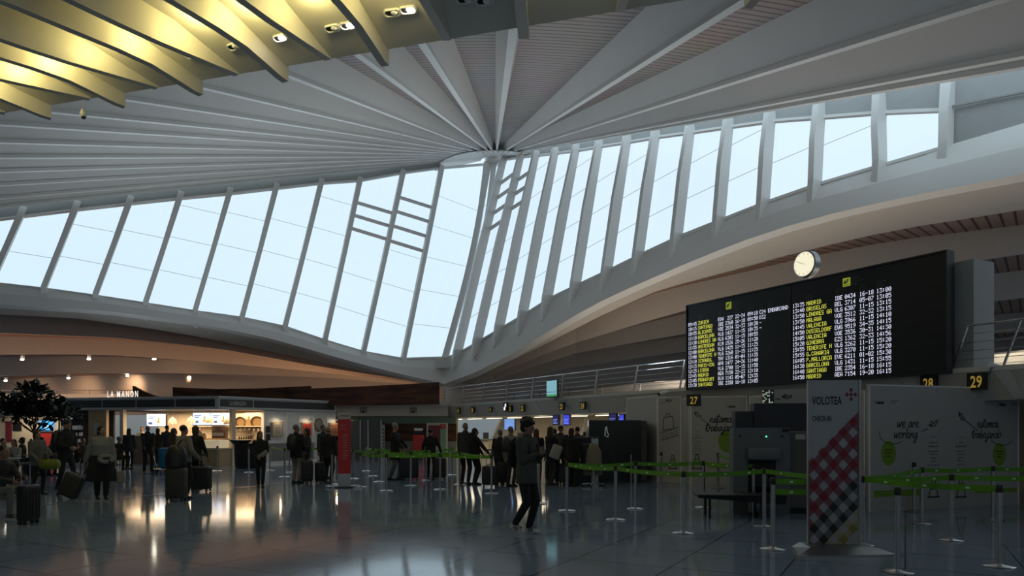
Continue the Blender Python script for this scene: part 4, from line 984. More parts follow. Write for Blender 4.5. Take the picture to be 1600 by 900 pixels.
# kiosk roof lettering: upright white strokes
r = empty('roof_lettering', KA.P(fu(KA, 186, 617), 3.0, -.3), math.atan2(KA.x.y, KA.x.x), 'lit upright lettering LA MANON on the kiosk roof edge', 'sign')
vs = MB()
for ch, px in zip('LA·MANON', (162, 168, 173.5, 178, 185, 192, 199, 206)):
    u = hit(KA, -.3, px, 620)[0]-hit(KA, -.3, 186, 620)[0]
    if ch == '·': continue
    ftext(vs, BF, ch, u, .02, .38, w=.02, xs=.62, bold=.008, align='CENTER')
vs.build('letters', mat('lit letter', (1, .93, .8), emit=1.0), r); MB().box((0, .06, .0), (1.7, .06, .05)).build('base_rail', dgrey, r)
t = MB(); ftext(t, KB, 'LA·MANON', fu(KB, 371), 2.62, .27, w=.03, xs=.62, bold=.006, align='CENTER'); t.fbox(KB, fu(KB, 360), fu(KB, 380), 2.60, 2.61, .02, .03); kb_('fascia_lettering', t, mat('pale letter', (.5, .48, .42)))
# menu screens
for k, (x0, y0, x1, y1, lab) in enumerate(((230, 647, 259, 666, 'pale blue menu screen over the bar, apart from the other two'), (302, 645, 330, 664, 'left one of the paired blue menu screens over the counter'), (331, 645, 360, 664, 'right one of the paired pale menu screens over the counter'))):
    w_ = -1.9; u0, v0 = hit(KA, w_, x0, y1); u1, v1 = hit(KA, w_, x1, y0)
    r = screen('menu_screen', KA, (u0+u1)/2, (v0+v1)/2, u1-u0, v1-v0, scrpale if k != 1 else mat('mid blue screen', (.28, .45, .85), emit=.9), lab, w=w_, group='menu screens', lines=[(.08, .75, .45, .82), (.08, .6, .35, .68), (.08, .15, .3, .35)], lm=mat('navy text', (.05, .1, .35)))
    b = MB(); b.ell((.12, -.012, -.08), (.09, .006, .06)); b.build('food_picture', foodm, r, smooth=True); b = MB(); b.ell((.14, -.012, .06), (.05, .006, .09)); b.build('food_picture', mat('salad green', (.25, .35, .1)), r, smooth=True)
# pendant dome lamps
for px, py, lab in ((270, 657, 'leftmost cream dome pendant, above the bar between the screens'), (299, 656, 'cream dome pendant at the left edge of the paired screens'), (328, 656, 'cream dome pendant in front of the middle of the paired screens'), (356, 658, 'rightmost cream dome pendant, beside the kiosk pillar')):
    w_ = -1.3; u, v = hit(KA, w_, px, py+5); r = empty('pendant_lamp', KA.P(u, v, w_), 0, lab, 'lamp', 'dome pendants in the kiosk')
    MB().lathe((0, 0, 0), [(.19, 0), (.185, .06), (.15, .16), (.09, .24), (.03, .28), (.02, .32)], 24).build('shade', cream, r, smooth=True)
    MB().cyl((0, 0, .3), (0, 0, 2.45-v), .008, n=6).build('cord', black, r); MB().ell((0, 0, .03), (.05, .05, .05)).build('bulb', lampglow, r)
    light('POINT', 'pendant_bulb', KA.P(u, v-.06, w_), 2.5, WARM, .05)
# shelf goods
def on_shelf(px, py, w_=BWf+.18): u, v = hit(KA, w_, px, py); return KA.P(u, v, w_)
for px, rr, lab in ((376, .27, 'round wicker basket nearest the kiosk pillar on the top shelf'), (402, .30, 'large dark-rimmed wicker basket on the right of the top shelf')):
    p = on_shelf(px, 660); r = empty('wicker_basket', p, 0, lab, 'basket', 'baskets on the top shelf')
    Mx = Matrix.Rotation(R(100), 3, 'X'); MB().lathe((0, 0, 0), [(rr, -.05), (rr*1.05, 0), (rr, .05), (rr*.9, .04), (rr*.85, -.02)], 24, Mx).build('rim', mat('dark wicker', (.12, .07, .03)), r, smooth=True); MB().lathe((0, .03, 0), [(rr*.88, 0), (rr*.5, .02)], 24, Mx).build('base', basket, r, smooth=True)
p = on_shelf(389, 662); r = empty('cutting_board', p, 0, 'carved wooden board between the two round baskets', 'board'); MB().box((0, 0, 0), (.3, .04, .42)).build('board', basket, r, bevel=.03); MB().box((0, 0, .27), (.07, .04, .16)).build('handle', basket, r)
for k, px in enumerate((369, 376, 383, 390, 397, 404)):
    p = on_shelf(px, 671.5, BWf+.2); p.z += .0; names = ('first', 'second', 'third', 'fourth', 'fifth', 'last')
    r = empty('jar', p, 0, 'small pale jar on the kiosk shelf, %s from the pillar' % names[k], 'jar', 'jars on the kiosk shelf'); MB().lathe((0, 0, -.06), [(.045, 0), (.05, .08), (.04, .12)], 10).build('body', mat('pale jar', (.55, .50, .42)), r, smooth=True); MB().cyl((0, 0, .06), (0, 0, .08), .042, n=10).build('lid', basket, r)
b = on_shelf(344, 678, BWf+.4); r = empty('coffee_machine', KA.P(fu(KA, 344, 690, -2.6), 1.12, -2.6), 0, 'dark coffee machine with copper tops on the kiosk counter', 'coffee machine')
rounded('body', (.62, .4, .62), .03, mat('dark brown metal', (.05, .03, .02), .3), r, (0, 0, .31)); 
for x in (-.18, 0, .18): MB().lathe((x, 0, .62), [(.07, 0), (.08, .1), (.05, .16)], 12).build('bean_hopper', mat('amber hopper', (.4, .13, .03), .3), r, smooth=True)
MB().box((0, -.22, .22), (.5, .05, .16)).build('group_head', alu, r); MB().box((0, -.24, .02), (.6, .14, .04)).build('drip_tray', steel, r)
kb_('back_counter', MB().fbox(KA, fu(KA, 300, 700, -2.3), LA+.6, 0, 1.12, BWf, -2.3), mat('taupe board', (.2, .15, .11)))
r = empty('glass_rack', KB.P(fu(KB, 392, 690, -1.6), 1.0, -1.6), math.atan2(KB.x.y, KB.x.x), 'rack of dark bottles and glasses below the baskets', 'rack'); MB().box((0, 0, .3), (1.5, .3, .03)).build('shelf', steel, r); MB().box((0, 0, .0), (1.5, .4, .05)).build('shelf', steel, r); MB().box((0, 0, .55), (1.5, .3, .03)).build('shelf', steel, r)
bt = None
for k in range(11):
    p = KB.P(fu(KB, 374+k*3.6, 690, -1.6), 1.05, -1.6)
    lb = ['bottle at the left end of the kiosk rack', 'second', 'third', 'fourth', 'fifth', 'middle', 'seventh', 'eighth', 'ninth', 'tenth', 'bottle at the right end of the kiosk rack'][k]
    if len(lb) < 10: lb = 'dark bottle on the kiosk rack, %s from its left end' % lb
    if bt is None:
        bt = empty('bottle', p, 0, lb, 'bottle', 'bottles on the kiosk rack'); MB().lathe((0, 0, 0), [(.035, 0), (.038, .12), (.014, .17), (.014, .21)], 10).build('body', bottle, bt, smooth=True); MB().cyl((0, 0, .21), (0, 0, .235), .016, n=8).build('cap', red, bt)
    else: c = copy_tree(bt); c.location = p; c['label'] = lb
for k in range(9):
    p = KA.P(fu(KA, 316+k*5, 700, -.3), 1.125, -.3+.0)
    b = MB(); b.ell((0, 0, .035), (.08, .06, .035)); tag(b.build('pastry', foodm, smooth=True, loc=None), 'golden pastry on the kiosk display, %s from the left' % ('first', 'second', 'third', 'fourth', 'fifth', 'sixth', 'seventh', 'eighth', 'ninth')[k], 'pastry', 'pastries on the kiosk counter').location = p
# framed pictures with gallery lamps on the right facade
for k, (px, m, lab) in enumerate(((433, mat('cream print', (.50, .45, .38)), 'cream poster under a picture lamp, nearest the kiosk opening'), (479, red, 'red poster under a picture lamp behind the pair with backpacks'), (521, mat('orange print', (.5, .2, .1)), 'orange poster under a picture lamp beside the red totem'))):
    u, v = hit(KB, 0, px, 671); r = empty('framed_poster', KB.P(u, v, .02), math.atan2(KB.x.y, KB.x.x), lab, 'poster', 'posters on the kiosk wall')
    MB().box((0, 0, 0), (.62, .04, .68)).build('frame', oak, r); MB().box((0, -.025, 0), (.5, .01, .56)).build('print', m, r)
    t = MB()
    for j in range(5): t.box((0, -.032, .2-.09*j), (.3-.04*(j % 2), .004, .02))
    t.build('print_text', mat('print ink', (.12, .08, .06)), r)
    l = empty('picture_lamp', KB.P(u, v+.5, .02), math.atan2(KB.x.y, KB.x.x), 'small white picture lamp lighting the %s' % ('cream poster', 'red poster', 'orange poster')[k], 'lamp', 'picture lamps on the kiosk wall')
    MB().tube([(0, 0, 0), (0, -.15, .05), (0, -.25, .02)], .012).build('arm', white, l); MB().lathe((0, -.27, -.06), [(.11, 0), (.08, .05), (.03, .08)], 14).build('shade', white, l, smooth=True)
    light('POINT', 'picture_bulb', KB.P(u, v+.42, .24), 3.5, WARM, .04)
u, v = hit(KB, 0, 498, 664); r = empty('round_mirror', KB.P(u, v, .03), math.atan2(KB.x.y, KB.x.x), 'oval dark-framed mirror on the white kiosk wall', 'mirror'); Mx = Matrix.Rotation(R(90), 3, 'X')
MB().lathe((0, 0, 0), [(.30, -.02), (.33, .0), (.30, .03)], 30, Mx).build('frame', mat('dark wicker', (.12, .07, .03)), r, smooth=True); MB().lathe((0, 0, 0), [(.28, .031), (.27, .034)], 30, Mx).build('mirror_glass', mat('mirror grey', (.3, .3, .3), .3, .5), r)
u, v = hit(KB, 0, 419, 677); r = empty('notice_plate', KB.P(u, v, .01), math.atan2(KB.x.y, KB.x.x), 'pair of small black notice plates beside the kiosk opening', 'sign'); MB().box((0, 0, .18), (.24, .02, .3)).build('plate', black, r); MB().box((0, 0, -.18), (.24, .02, .3)).build('plate', black, r)
# fridge in the dark corner, framed picture
r = empty('drinks_fridge', KA.P(fu(KA, 115, 690, -1.3), 0, -1.3), math.atan2(KA.x.y, KA.x.x), 'black glass-front drinks fridge with lit shelves left of the bar', 'fridge')
MB().fbox(BF, -.75, .75, 0, 2.05, -.5, 0).build('cabinet', black, r)
for k in range(5):
    s_ = MB().fbox(BF, -.65, .65, .35+k*.3, .37+k*.3, 0, .1).build('shelf', steel, r)
t = MB(); random.seed(5)
for k in range(5):
    for j in range(20):
        if random.random() < .85: t.fbox(BF, -.64+j*.064, -.64+j*.064+.045, .37+k*.3, .37+k*.3+random.uniform(.1, .2), .01, .06)
t.build('goods', mat('pale goods', (.5, .5, .48), emit=.12), r)['kind'] = 'stuff'
for x in (-.7, 0, .7): MB().fbox(BF, x-.03, x+.03, 0, 2.05, .1, .14).build('door_frame', black, r)
u, v = hit(KA, -.05, 152, 670); r = empty('framed_picture', KA.P(u, v, -.03), math.atan2(KA.x.y, KA.x.x), 'oak framed picture on the warm wooden panel by the fridge', 'picture'); MB().box((0, 0, 0), (.42, .04, .66)).build('frame', oak, r); MB().box((0, -.025, 0), (.32, .01, .54)).build('print', mat('cream print', (.5, .45, .38)), r)
# ---- shops on the far left
SF = Fr((0, 37, 0), (1, 0, 0), (0, -1, 0))
def sb(b, x0, y0, x1, y1, w0, w1):
    u0, v0 = hit(SF, w1, x0, y1); u1, v1 = hit(SF, w1, x1, y0); b.fbox(SF, u0, u1, v0, v1, w0, w1); return b
struct(sb(MB(), -80, 648, 100, 730, -1.2, -1).build('wall_shop', cream)); struct(sb(MB(), -80, 628, 140, 650, -1.2, .5).build('trim_112', plaster))
def flat(name, x0, y0, x1, y1, m, label, cat, w_=-.9):
    u0, v0 = hit(SF, w_, x0, y1); u1, v1 = hit(SF, w_, x1, y0); r = empty(name, SF.P((u0+u1)/2, v0, w_), 0, label, cat)
    MB().fbox(BF, -(u1-u0)/2, (u1-u0)/2, 0, v1-v0, -.05, 0).build('panel', m, r); MB().fbox(BF, -(u1-u0)/2-.04, (u1-u0)/2+.04, v1-v0, v1-v0+.05, -.08, .03).build('cap', black, r); return r, u1-u0, v1-v0
r, a_, b__ = flat('shop_screen', 62, 657, 83, 672, mat('azure screen', (.05, .35, .8), emit=.9), 'azure blue screen in the shop behind the tree', 'screen')
t = MB()
for k in range(3): t.fbox(BF, -.2, .2-.08*k, .1+.1*k, .13+.1*k, 0, .004)
t.build('display_text', mat('lit white', (1, 1, 1), emit=1.0), r)
flat('shop_poster', 60, 676, 83, 722, red, 'red shop panel below the azure screen', 'panel'); flat('shop_banner', 9, 660, 18, 690, maroon, 'dark plum banner in the shop at the far left', 'banner', -.94); flat('shop_monitor', 20, 662, 33, 673, black, 'black monitor in the shop behind the tree', 'monitor', -.94)
light('AREA', 'shop_light', SF.P(-23.5, 2.2, -.2), 40, (1, .82, .6), 4, .5, (0, .3, -1))
# gallery parapet above the shops
g = empty('gallery_parapet', W(100, 626, 44), 0, 'pale gallery parapet with a steel rail above the tree and shops', 'parapet')
b = MB(); p0, p1 = W(-150, 628, 44), W(206, 628, 44); b.bar(p0+V((0, 0, .22)), p1+V((0, 0, .22)), .1, .5, (0, 0, 1)); b.build('panel', white, g, world=True)
b = MB(); b.cyl(W(-150, 610, 44), W(206, 610, 44), .03); b.build('handrail', steel, g, world=True)
for px in (-60, -10, 40, 90, 140, 190): MB().cyl(W(px, 622, 44), W(px, 610, 44), .025).build('post', steel, g, world=True)
# ---- warm lamps of the low ceiling on the left
for k, (px, py, Y) in enumerate(((36, 561, 46), (140, 560, 46), (242, 560, 46), (10, 594, 53), (108, 590, 53), (200, 586, 53), (299, 583, 53))):
    p = W(px, py, Y); r = empty('ceiling_spotlight', p, 0, 'small glowing spotlight under the low ribbed ceiling, '+('upper row leftmost', 'upper row middle', 'upper row right', 'lower row at the far left edge', 'lower row above the tree', 'lower row above the kiosk lettering', 'lower row rightmost')[k], 'spotlight', 'spotlights under the low ceiling')
    MB().lathe((0, 0, -.03), [(.09, 0), (.12, .05), (.12, .25)], 14).build('housing', white, r, smooth=True); MB().ell((0, -.06, -.05), (.11, .08, .05)).build('lamp', lamphot, r)
    light('SPOT', 'ceiling_spot', p+V((0, -.4, -.3)), 130 if k > 2 else 60, ORG, .08, None, (0, .9, -.35), 100, 1)
light('AREA', 'shop_fill', W(150, 640, 42)+V((0, 0, 0)), 210, (1, .58, .33), 26, 1.5, (0, .5, .9))  # added warm fill brightening the low left ceiling, not a fitted lamp
light('AREA', 'gallery_fill', W(520, 640, 43)+V((0, 0, 0)), 60, ORG, 8, 1.0, (-.1, .6, .9))  # added warm fill near the keel, no fixture behind it
# ================================================================== BARRIERS
POSTN = {}
def zat(py_base): return F*EYE/(py_base-YH)
def barrier(px, base, label, group='retractable belt barriers', h=.95):
    p = G(px, base); r = empty('barrier_post', p, 0, label, 'barrier post', group)
    MB().lathe((0, 0, 0), [(.17, 0), (.175, .008), (.16, .018), (.05, .028), (.03, .04)], 24).build('base', steel, r, smooth=True)
    MB().lathe((0, 0, .02), [(.031, 0), (.031, h-.10)], 16).build('pole', steel, r, smooth=True)
    MB().lathe((0, 0, h-.09), [(.036, 0), (.038, .02), (.038, .075), (.03, .09)], 16).build('belt_head', black, r, smooth=True)
    POSTN[px] = (p, r, h); return r
def belt(a, b, sag=.03, dz=0, wd=.072):
    (p, r, h), (q, _, h2) = POSTN[a], POSTN[b]; n = 12; rings = []
    d = (q-p).normalized(); sd = V((-d.y, d.x, 0))*.002
    for k in range(n+1):
        t = k/n; c = p.lerp(q, t)+V((0, 0, h-.045+dz-sag*4*t*(1-t))); z = V((0, 0, wd/2)); rings.append([c-sd-z, c+sd-z, c+sd+z, c-sd+z])
    MB().loft(rings).build('belt', green, r, world=True)
    m = MB()
    for t in (.2, .5, .8):
        c = p.lerp(q, t)+V((0, 0, h-.045+dz-sag*4*t*(1-t))); nn = sd.normalized()
        for s_ in (1, -1): m.bar(c+nn*.004*s_-V((0, 0, .012)), c+nn*.004*s_+V((0, 0, .012)), .05, .001, nn)
    m.build('belt_mark', white, r, world=True)
for px, b, lab in ((389, 738, 'barrier post just left of the walking woman in black'), (422, 735, 'barrier post just right of the walking woman in black'), (445, 745, 'barrier post between the walking woman and the man in beige trousers'), (452.5, 738, 'thin barrier post behind the man in beige trousers'),
    (519, 757, 'barrier post at the left edge of the red totem'), (552, 748, 'barrier post just right of the red totem, second row'), (564, 761, 'barrier post just right of the red totem, front row'), (572, 736, 'thin rear barrier post behind the front row near the red totem'), (583, 744, 'thin barrier post left of the person in the grey beanie, rear row'),
    (592, 753, 'barrier post in the second row left of the grey beanie person'), (604, 767, 'frontmost barrier post left of the grey beanie person'), (642, 759, 'barrier post in front of the large black suitcase'), (666, 751, 'barrier post left of the standing person in black with cap of dark hair'),
    (688, 765, 'front barrier post in front of the standing person in black'), (707, 742, 'thin rear barrier post left of the standing couple'), (718, 757, 'barrier post at the left leg of the standing couple'), (768, 771, 'front barrier post right of the standing couple, before their case'),
    (842, 787, 'barrier post just right of the walking man in the grey jacket'), (886, 798, 'left end barrier post of the right-hand queue lane'), (962, 812, 'barrier post in front of the dark cabin, front row'), (993, 795, 'barrier post in front of the dark cabin, rear row'),
    (986, 755, 'thin far barrier post beside the dark cabin'), (1033, 760, 'far barrier post in front of the suitcase drawing'), (1068, 833, 'tall near barrier post left of the conveyor'), (1099, 793, 'barrier post in front of the cone pictogram of hoarding 27'),
    (1122, 763, 'far barrier post with black disc base before hoarding 27'), (1177, 804, 'barrier post in front of the scanner opening'), (1194, 822, 'thicker barrier post beside the scanner opening'), (1207.5, 858, 'near barrier post left of the check-in totem'),
    (1346.5, 851, 'barrier post at the right edge of the check-in totem'), (1402, 894, 'nearest barrier post right of the check-in totem'), (1440, 818, 'barrier post in front of the left green circle notice'), (1428, 799, 'far barrier post with black disc base beneath the cone pictogram'),
    (1486, 844, 'barrier post between the two cone pictograms'), (1551, 813, 'barrier post before the right green circle notice'), (1561, 885, 'nearest barrier post at the far right'), (1660, 810, 'barrier post outside right'), (1680, 840, 'barrier post outside right near'), (340, 736, 'barrier post beside the black bin'), (500, 741, 'thin barrier post between the two waiting groups')):
    if 'outside' in lab:
        POSTN[px] = (G(px, b), None, .95); continue
    barrier(px, b, lab)
POSTN[1660] = (G(1660, 810), POSTN[1551][1], .95); POSTN[1680] = (G(1680, 842), POSTN[1486][1], .95)
for a, b in ((564, 604), (604, 688), (688, 768), (552, 592), (592, 642), (642, 718), (572, 583), (583, 666), (666, 707), (718, 768), (445, 452.5), (422, 445), (500, 552), (452.5, 500), (707, 718),
             (886, 962), (962, 1068), (886, 993), (993, 1099), (1068, 1194), (1194, 1346.5), (1099, 1177), (1207.5, 1346.5), (1346.5, 1440), (1440, 1551), (1551, 1660), (1346.5, 1486), (1486, 1680), (1346.5, 1561), (1122, 1177)):
    belt(a, b, .025 if a != 886 else .035)
belt(1207.5, 1346.5, .02, -.14)
# ================================================================== TOTEMS, SCANNER, FURNITURE
# check-in totem
TF = V((W(1302, 0, 9.75).x, 9.75, 0)); r = empty('check_in_totem', TF, R(-4), 'tall white check-in totem with red and black diamond check on a metal foot', 'totem')
TW, TH = .645, 2.24
MB().fbox(BF, -TW/2, TW/2, .06, TH, -.07, 0).build('panel', tvinyl, r)
MB().fbox(BF, TW/2, TW/2+.03, .06, TH, -.08, .012).build('side_trim', alu, r)
ft = MB(); ft.hexa([V((-.68, -.62, 0)), V((.70, -.42, 0)), V((.5, .2, 0)), V((-.5, .2, 0))], [V((-.40, -.32, .085)), V((.42, -.22, .085)), V((.42, .12, .085)), V((-.40, .12, .085))]); ft.build('foot', alu, r)
ft = MB(); ft.hexa([V((-.69, -.63, 0)), V((.71, -.43, 0)), V((.51, .21, 0)), V((-.51, .21, 0))], [V((-.69, -.63, .018)), V((.71, -.43, .018)), V((.51, .21, .018)), V((-.51, .21, .018))]); ft.build('foot_edge', steel, r)
t = MB(); ftext(t, BF, 'VOLOTEA', -.275, 1.92, .15, xs=.56, bold=.003, w=.004); t.build('brand_lettering', ink, r)
t = MB(); ftext(t, BF, 'CHECK-IN', -.275, 1.70, .10, xs=.53, bold=.002, w=.004); t.build('check_in_lettering', ink, r)
# diamond check: a gingham rotated 45 degrees, clipped to the band below a rising diagonal
def clip(poly, a, b, c):      # keep a*u+b*v<=c
    o = []
    for i in range(len(poly)):
        p, q = poly[i], poly[(i+1) % len(poly)]; fp, fq = a*p[0]+b*p[1]-c, a*q[0]+b*q[1]-c
        if fp <= 0: o.append(p)
        if fp*fq < 0: k = fp/(fp-fq); o.append((p[0]+(q[0]-p[0])*k, p[1]+(q[1]-p[1])*k))
    return o
checks = {}
S = .098
for i in range(-30, 40):
    for j in range(-30, 40):
        if (i % 2) and (j % 2): continue            # light squares stay panel-coloured
        cx_, cy_ = (i-j)*S*.64, (i+j)*S*.72
        poly = [(cx_, cy_-S*.72), (cx_+S*.64, cy_), (cx_, cy_+S*.72), (cx_-S*.64, cy_)]
        for a, b, c in ((1, 0, TW/2), (-1, 0, TW/2), (0, 1, 1.95), (0, -1, -.07), (-1.02, 1, 1.50)):
            if poly: poly = clip(poly, a, b, c)
        if len(poly) < 3: continue
        full = (i % 2 == 0) and (j % 2 == 0); g = cy_-1.0*cx_
        key = ('red' if g > .62 else 'black' if g > .25 else 'olive' if g > .0 else 'mauve', full)
        checks.setdefault(key, MB()); checks[key].add([BF.P(u, v, .0035) for u, v in poly], [list(range(len(poly)))])
cm = {('red', True): mat('claret check', (.24, .012, .03), .5), ('red', False): mat('rose check', (.22, .08, .10), .5), ('black', True): ink, ('black', False): mat('grey check', (.15, .15, .16), .5),
      ('olive', True): olive, ('olive', False): mat('khaki check', (.36, .34, .22), .5), ('mauve', True): mauve, ('mauve', False): lvinyl}
for k, b in checks.items(): b.build(k[0]+'_check', cm[k], r)
b = MB()
for i in range(3):
    for j in range(3):
        if (i+j) % 2 and not (i % 2 == 0 and j % 2 == 0): continue
        x, y = .225+(i-j)*.026, 2.05+(i+j-2)*.03
        b.add([BF.P(x, y-.03, .004), BF.P(x+.026, y, .004), BF.P(x, y+.03, .004), BF.P(x-.026, y, .004)], [[0, 1, 2, 3]])
b.build('diamond_emblem', maroon, r)
# red totem
r = empty('red_totem', G(538, 762), R(10), 'slim red totem with grey head and foot beside the barrier posts', 'totem')
MB().fbox(BF, -.17, .17, 1.86, 2.04, -.06, 0).build('head', tvinyl, r); MB().fbox(BF, -.17, .17, .38, 1.86, -.06, 0).build('red_panel', mat('totem red', (.42, .02, .03), .5), r); MB().fbox(BF, -.17, .17, .03, .38, -.06, 0).build('lower_panel', alu, r)
b = MB(); ftext(b, BF, 'SKY', -.10, 1.66, .08, bold=.002); ftext(b, BF, 'PRIORITY', -.10, 1.57, .07, xs=.7)
b.build('lettering', mat('dull pink', (.45, .18, .18)), r); b = MB()
for k in range(10): b.fbox(BF, -.04, .10-.03*(k % 2), 1.42-.07*k, 1.445-.07*k, 0, .004)
b.build('lettering', mat('dull pink', (.45, .18, .18)), r); b = MB(); b.fbox(BF, -.1, .12, 1.94, 1.96, 0, .004); b.build('head_text', dgrey, r)
for s_ in (-1, 1):
    MB().tube([(s_*.15, -.02, .04), (s_*.35, -.16, .05), (s_*.48, .05, .035), (s_*.36, .2, .05), (s_*.15, .06, .04)], .015).build('foot_hoop', chrome, r, smooth=True)
MB().box((0, 0, .02), (.5, .3, .03)).build('foot_plate', dgrey, r)
# baggage scanner with roller table and the dark cabinet above
SC = V((W(1150, 0, 13.9).x, 13.9, 0)); r = empty('baggage_scanner', SC, R(-6), 'grey baggage x-ray scanner with a dark tunnel mouth behind the barriers', 'scanner')
sg = mat('scanner grey', (.13, .145, .16), .5); sg2 = mat('scanner side grey', (.10, .10, .09), .55)
b = MB(); b.fbox(BF, -.05, .22, .0, 1.62, -.4, 0); b.fbox(BF, .72, .98, .0, 1.62, -.4, 0); b.fbox(BF, .22, .72, 1.12, 1.62, -.4, 0); b.build('front_housing', sg, r)
rounded('hood', (.55, .3, .22), .04, sg, r, (.47, -.12, 1.13))
MB().fbox(BF, .22, .72, .3, 1.12, -1.2, -.35).build('tunnel', blackm, r)
c_ = MB()
for k in range(9): c_.fbox(BF, .225+k*.055, .275+k*.055, .5, 1.03, -.06, -.05)
c_.build('lead_curtain', black, r); MB().fbox(BF, .98, 1.75, .1, 1.55, -.9, -.1).build('side_housing', sg2, r, bevel=.02); MB().fbox(BF, 1.02, 1.72, 0, .12, -.85, -.2).build('plinth', black, r)
MB().fbox(BF, 1.1, 1.28, 1.40, 1.5, -.1, -.09).build('label_plate', panelw, r); MB().box((.9, 0, 1.58), (.12, .1, .05)).build('latch', black, r)
b = MB(); [b.add([BF.P(u, 1.42, .006), BF.P(u+.07, 1.46, .006), BF.P(u, 1.5, .006), BF.P(u+.02, 1.46, .006)], [[0, 1, 2, 3]]) for u in (.04, .80)]; b.build('arrow_mark', ink, r)
MB().cyl((.55, -.0, 1.455), (.55, -.012, 1.455), .014, n=10).build('status_lamp', ledg, r); MB().cyl((.46, -.0, 1.455), (.46, -.012, 1.455), .016, n=10).build('button', black, r)
rt = empty('roller_table', SC+V((-.1, -.5, 0)), R(-6), 'low dark roller conveyor reaching out of the scanner mouth', 'conveyor')
fr_ = MB(); fr_.hexa([V((-.75, -.25, .36)), V((.75, -.25, .26)), V((.75, .35, .26)), V((-.75, .35, .36))], [V((-.78, -.28, .42)), V((.78, -.28, .42)), V((.78, .38, .42)), V((-.78, .38, .42))]); fr_.build('tray', black, rt)
for k in range(12): MB().cyl((-.7+k*.125, -.26, .405), (-.7+k*.125, .36, .405), .022, n=10).build('roller', dgrey, rt)
for x, y in ((-.55, -.2), (-.55, .3), (.35, -.2), (.35, .3)):
    MB().cyl((x, y, .08), (x, y, .36), .025).build('leg', black, rt); MB().cyl((x-.02, y, .045), (x+.02, y, .045), .045).build('caster', black, rt)
navy = mat('dark navy panel', (.02, .026, .04), .5)
p = V((W(1225, 0, 15.9).x, 15.9, 0)); r = empty('navy_cabinet', p, R(-8), 'dark navy cabinet standing behind and above the scanner', 'cabinet'); MB().fbox(BF, -.62, .95, 0, 2.15, -.6, 0).build('body', navy, r, bevel=.01); MB().fbox(BF, -1.0, -.62, 0, 1.98, -.6, -.1).build('lower_body', navy, r)
MB().fbox(BF, -.5, -.47, 1.7, 1.85, 0, .03).build('handle', black, r)
# dark cabin and desk
p = V((W(966, 0, 22.2).x, 22.2, 0)); cab = mat('cabin black', (.008, .011, .013), .25); r = empty('dark_cabin', p, R(-4), 'large glossy black cabin with a grey right edge behind the queue lane', 'cabin')
MB().fbox(BF, -.88, .68, .05, 1.86, -1.3, 0).build('front', cab, r); MB().fbox(BF, .68, .84, .05, 1.84, -1.3, .01).build('edge_panel', mat('cabin edge', (.06, .055, .055)), r); MB().fbox(BF, -.88, .84, 0, .05, -1.2, -.05).build('plinth', black, r)
b = MB(); b.fbox(BF, -.15, .1, 1.55, 1.565, 0, .005); b.fbox(BF, -.1, .1, 1.72, 1.73, 0, .005); b.fbox(BF, -.16, -.14, .3, 1.8, 0, .004); b.build('slot', dgrey, r)
b = MB(); ribbon(b, BF, [(-.40, 1.4), (-.38, 1.62), (-.35, 1.66), (-.33, 1.5), (-.29, 1.42)], .03); ribbon(b, BF, [(-.36, 1.38), (-.30, 1.36)], .03); b.build('figure_mark', mat('pale blue mark', (.4, .5, .5), emit=.15), r)
p = V((W(912, 0, 21.4).x, 21.4, 0)); r = empty('service_podium', p, R(-6), 'black service podium with a pale grey edge left of the dark cabin', 'podium'); MB().fbox(BF, -.45, .22, 0, 1.32, -.5, 0).build('body', cab, r); MB().fbox(BF, .22, .42, 0, 1.32, -.5, .01).build('edge_panel', alu, r)
MB().fbox(BF, -.47, .44, 1.32, 1.36, -.55, .04).build('top', dgrey, r); b = MB(); b.fbox(BF, -.3, -.1, 1.16, 1.18, 0, .004); b.fbox(BF, -.25, -.15, 1.2, 1.22, 0, .004); ribbon(b, BF, disc_pts(-.12, .85, .05, .05, 12), .012); b.build('marking', signdim, r)
MB().lathe((.1, -.15, 1.36), [(.03, 0), (.035, .12), (.012, .2), (.012, .24)], 10).build('bottle', mat('clear bottle', (.4, .45, .45), .1), r, smooth=True)
# office chair with a beige coat over its back
p = V((W(925, 0, 21.0).x, 20.6, 0)); r = empty('office_chair', p, R(20), 'swivel chair with chrome star base beside the black podium', 'chair')
for k in range(5):
    a = 2*math.pi*k/5+.3; MB().bar((0, 0, .09), (.32*math.cos(a), .32*math.sin(a), .07), .05, .03).build('base_arm', chrome, r); MB().ell((.32*math.cos(a), .32*math.sin(a), .03), (.03, .03, .03)).build('caster', black, r)
MB().cyl((0, 0, .08), (0, 0, .45), .03).build('column', chrome, r); rounded('seat', (.5, .48, .1), .04, black, r, (0, 0, .5)); rounded('backrest', (.46, .08, .6), .04, black, r, (0, .24, .88))
def lp(z0, n=16, **k): pass
cb_ = MB(); rings = []
for z, rx, ry in ((.30, .26, .15), (.5, .27, .17), (.8, .25, .13), (1.0, .23, .11), (1.16, .12, .07), (1.2, .04, .03)):
    rings.append([V((rx*math.cos(2*math.pi*k/20)*(1+.05*math.sin(5*k)), .22+ry*math.sin(2*math.pi*k/20), z)) for k in range(20)])
cb_.loft(rings); tag(cb_.build('coat', mat('beige coat', (.26, .22, .17), .9, bump=.3), smooth=True), 'beige coat draped over the swivel chair by the podium', 'coat').location = p
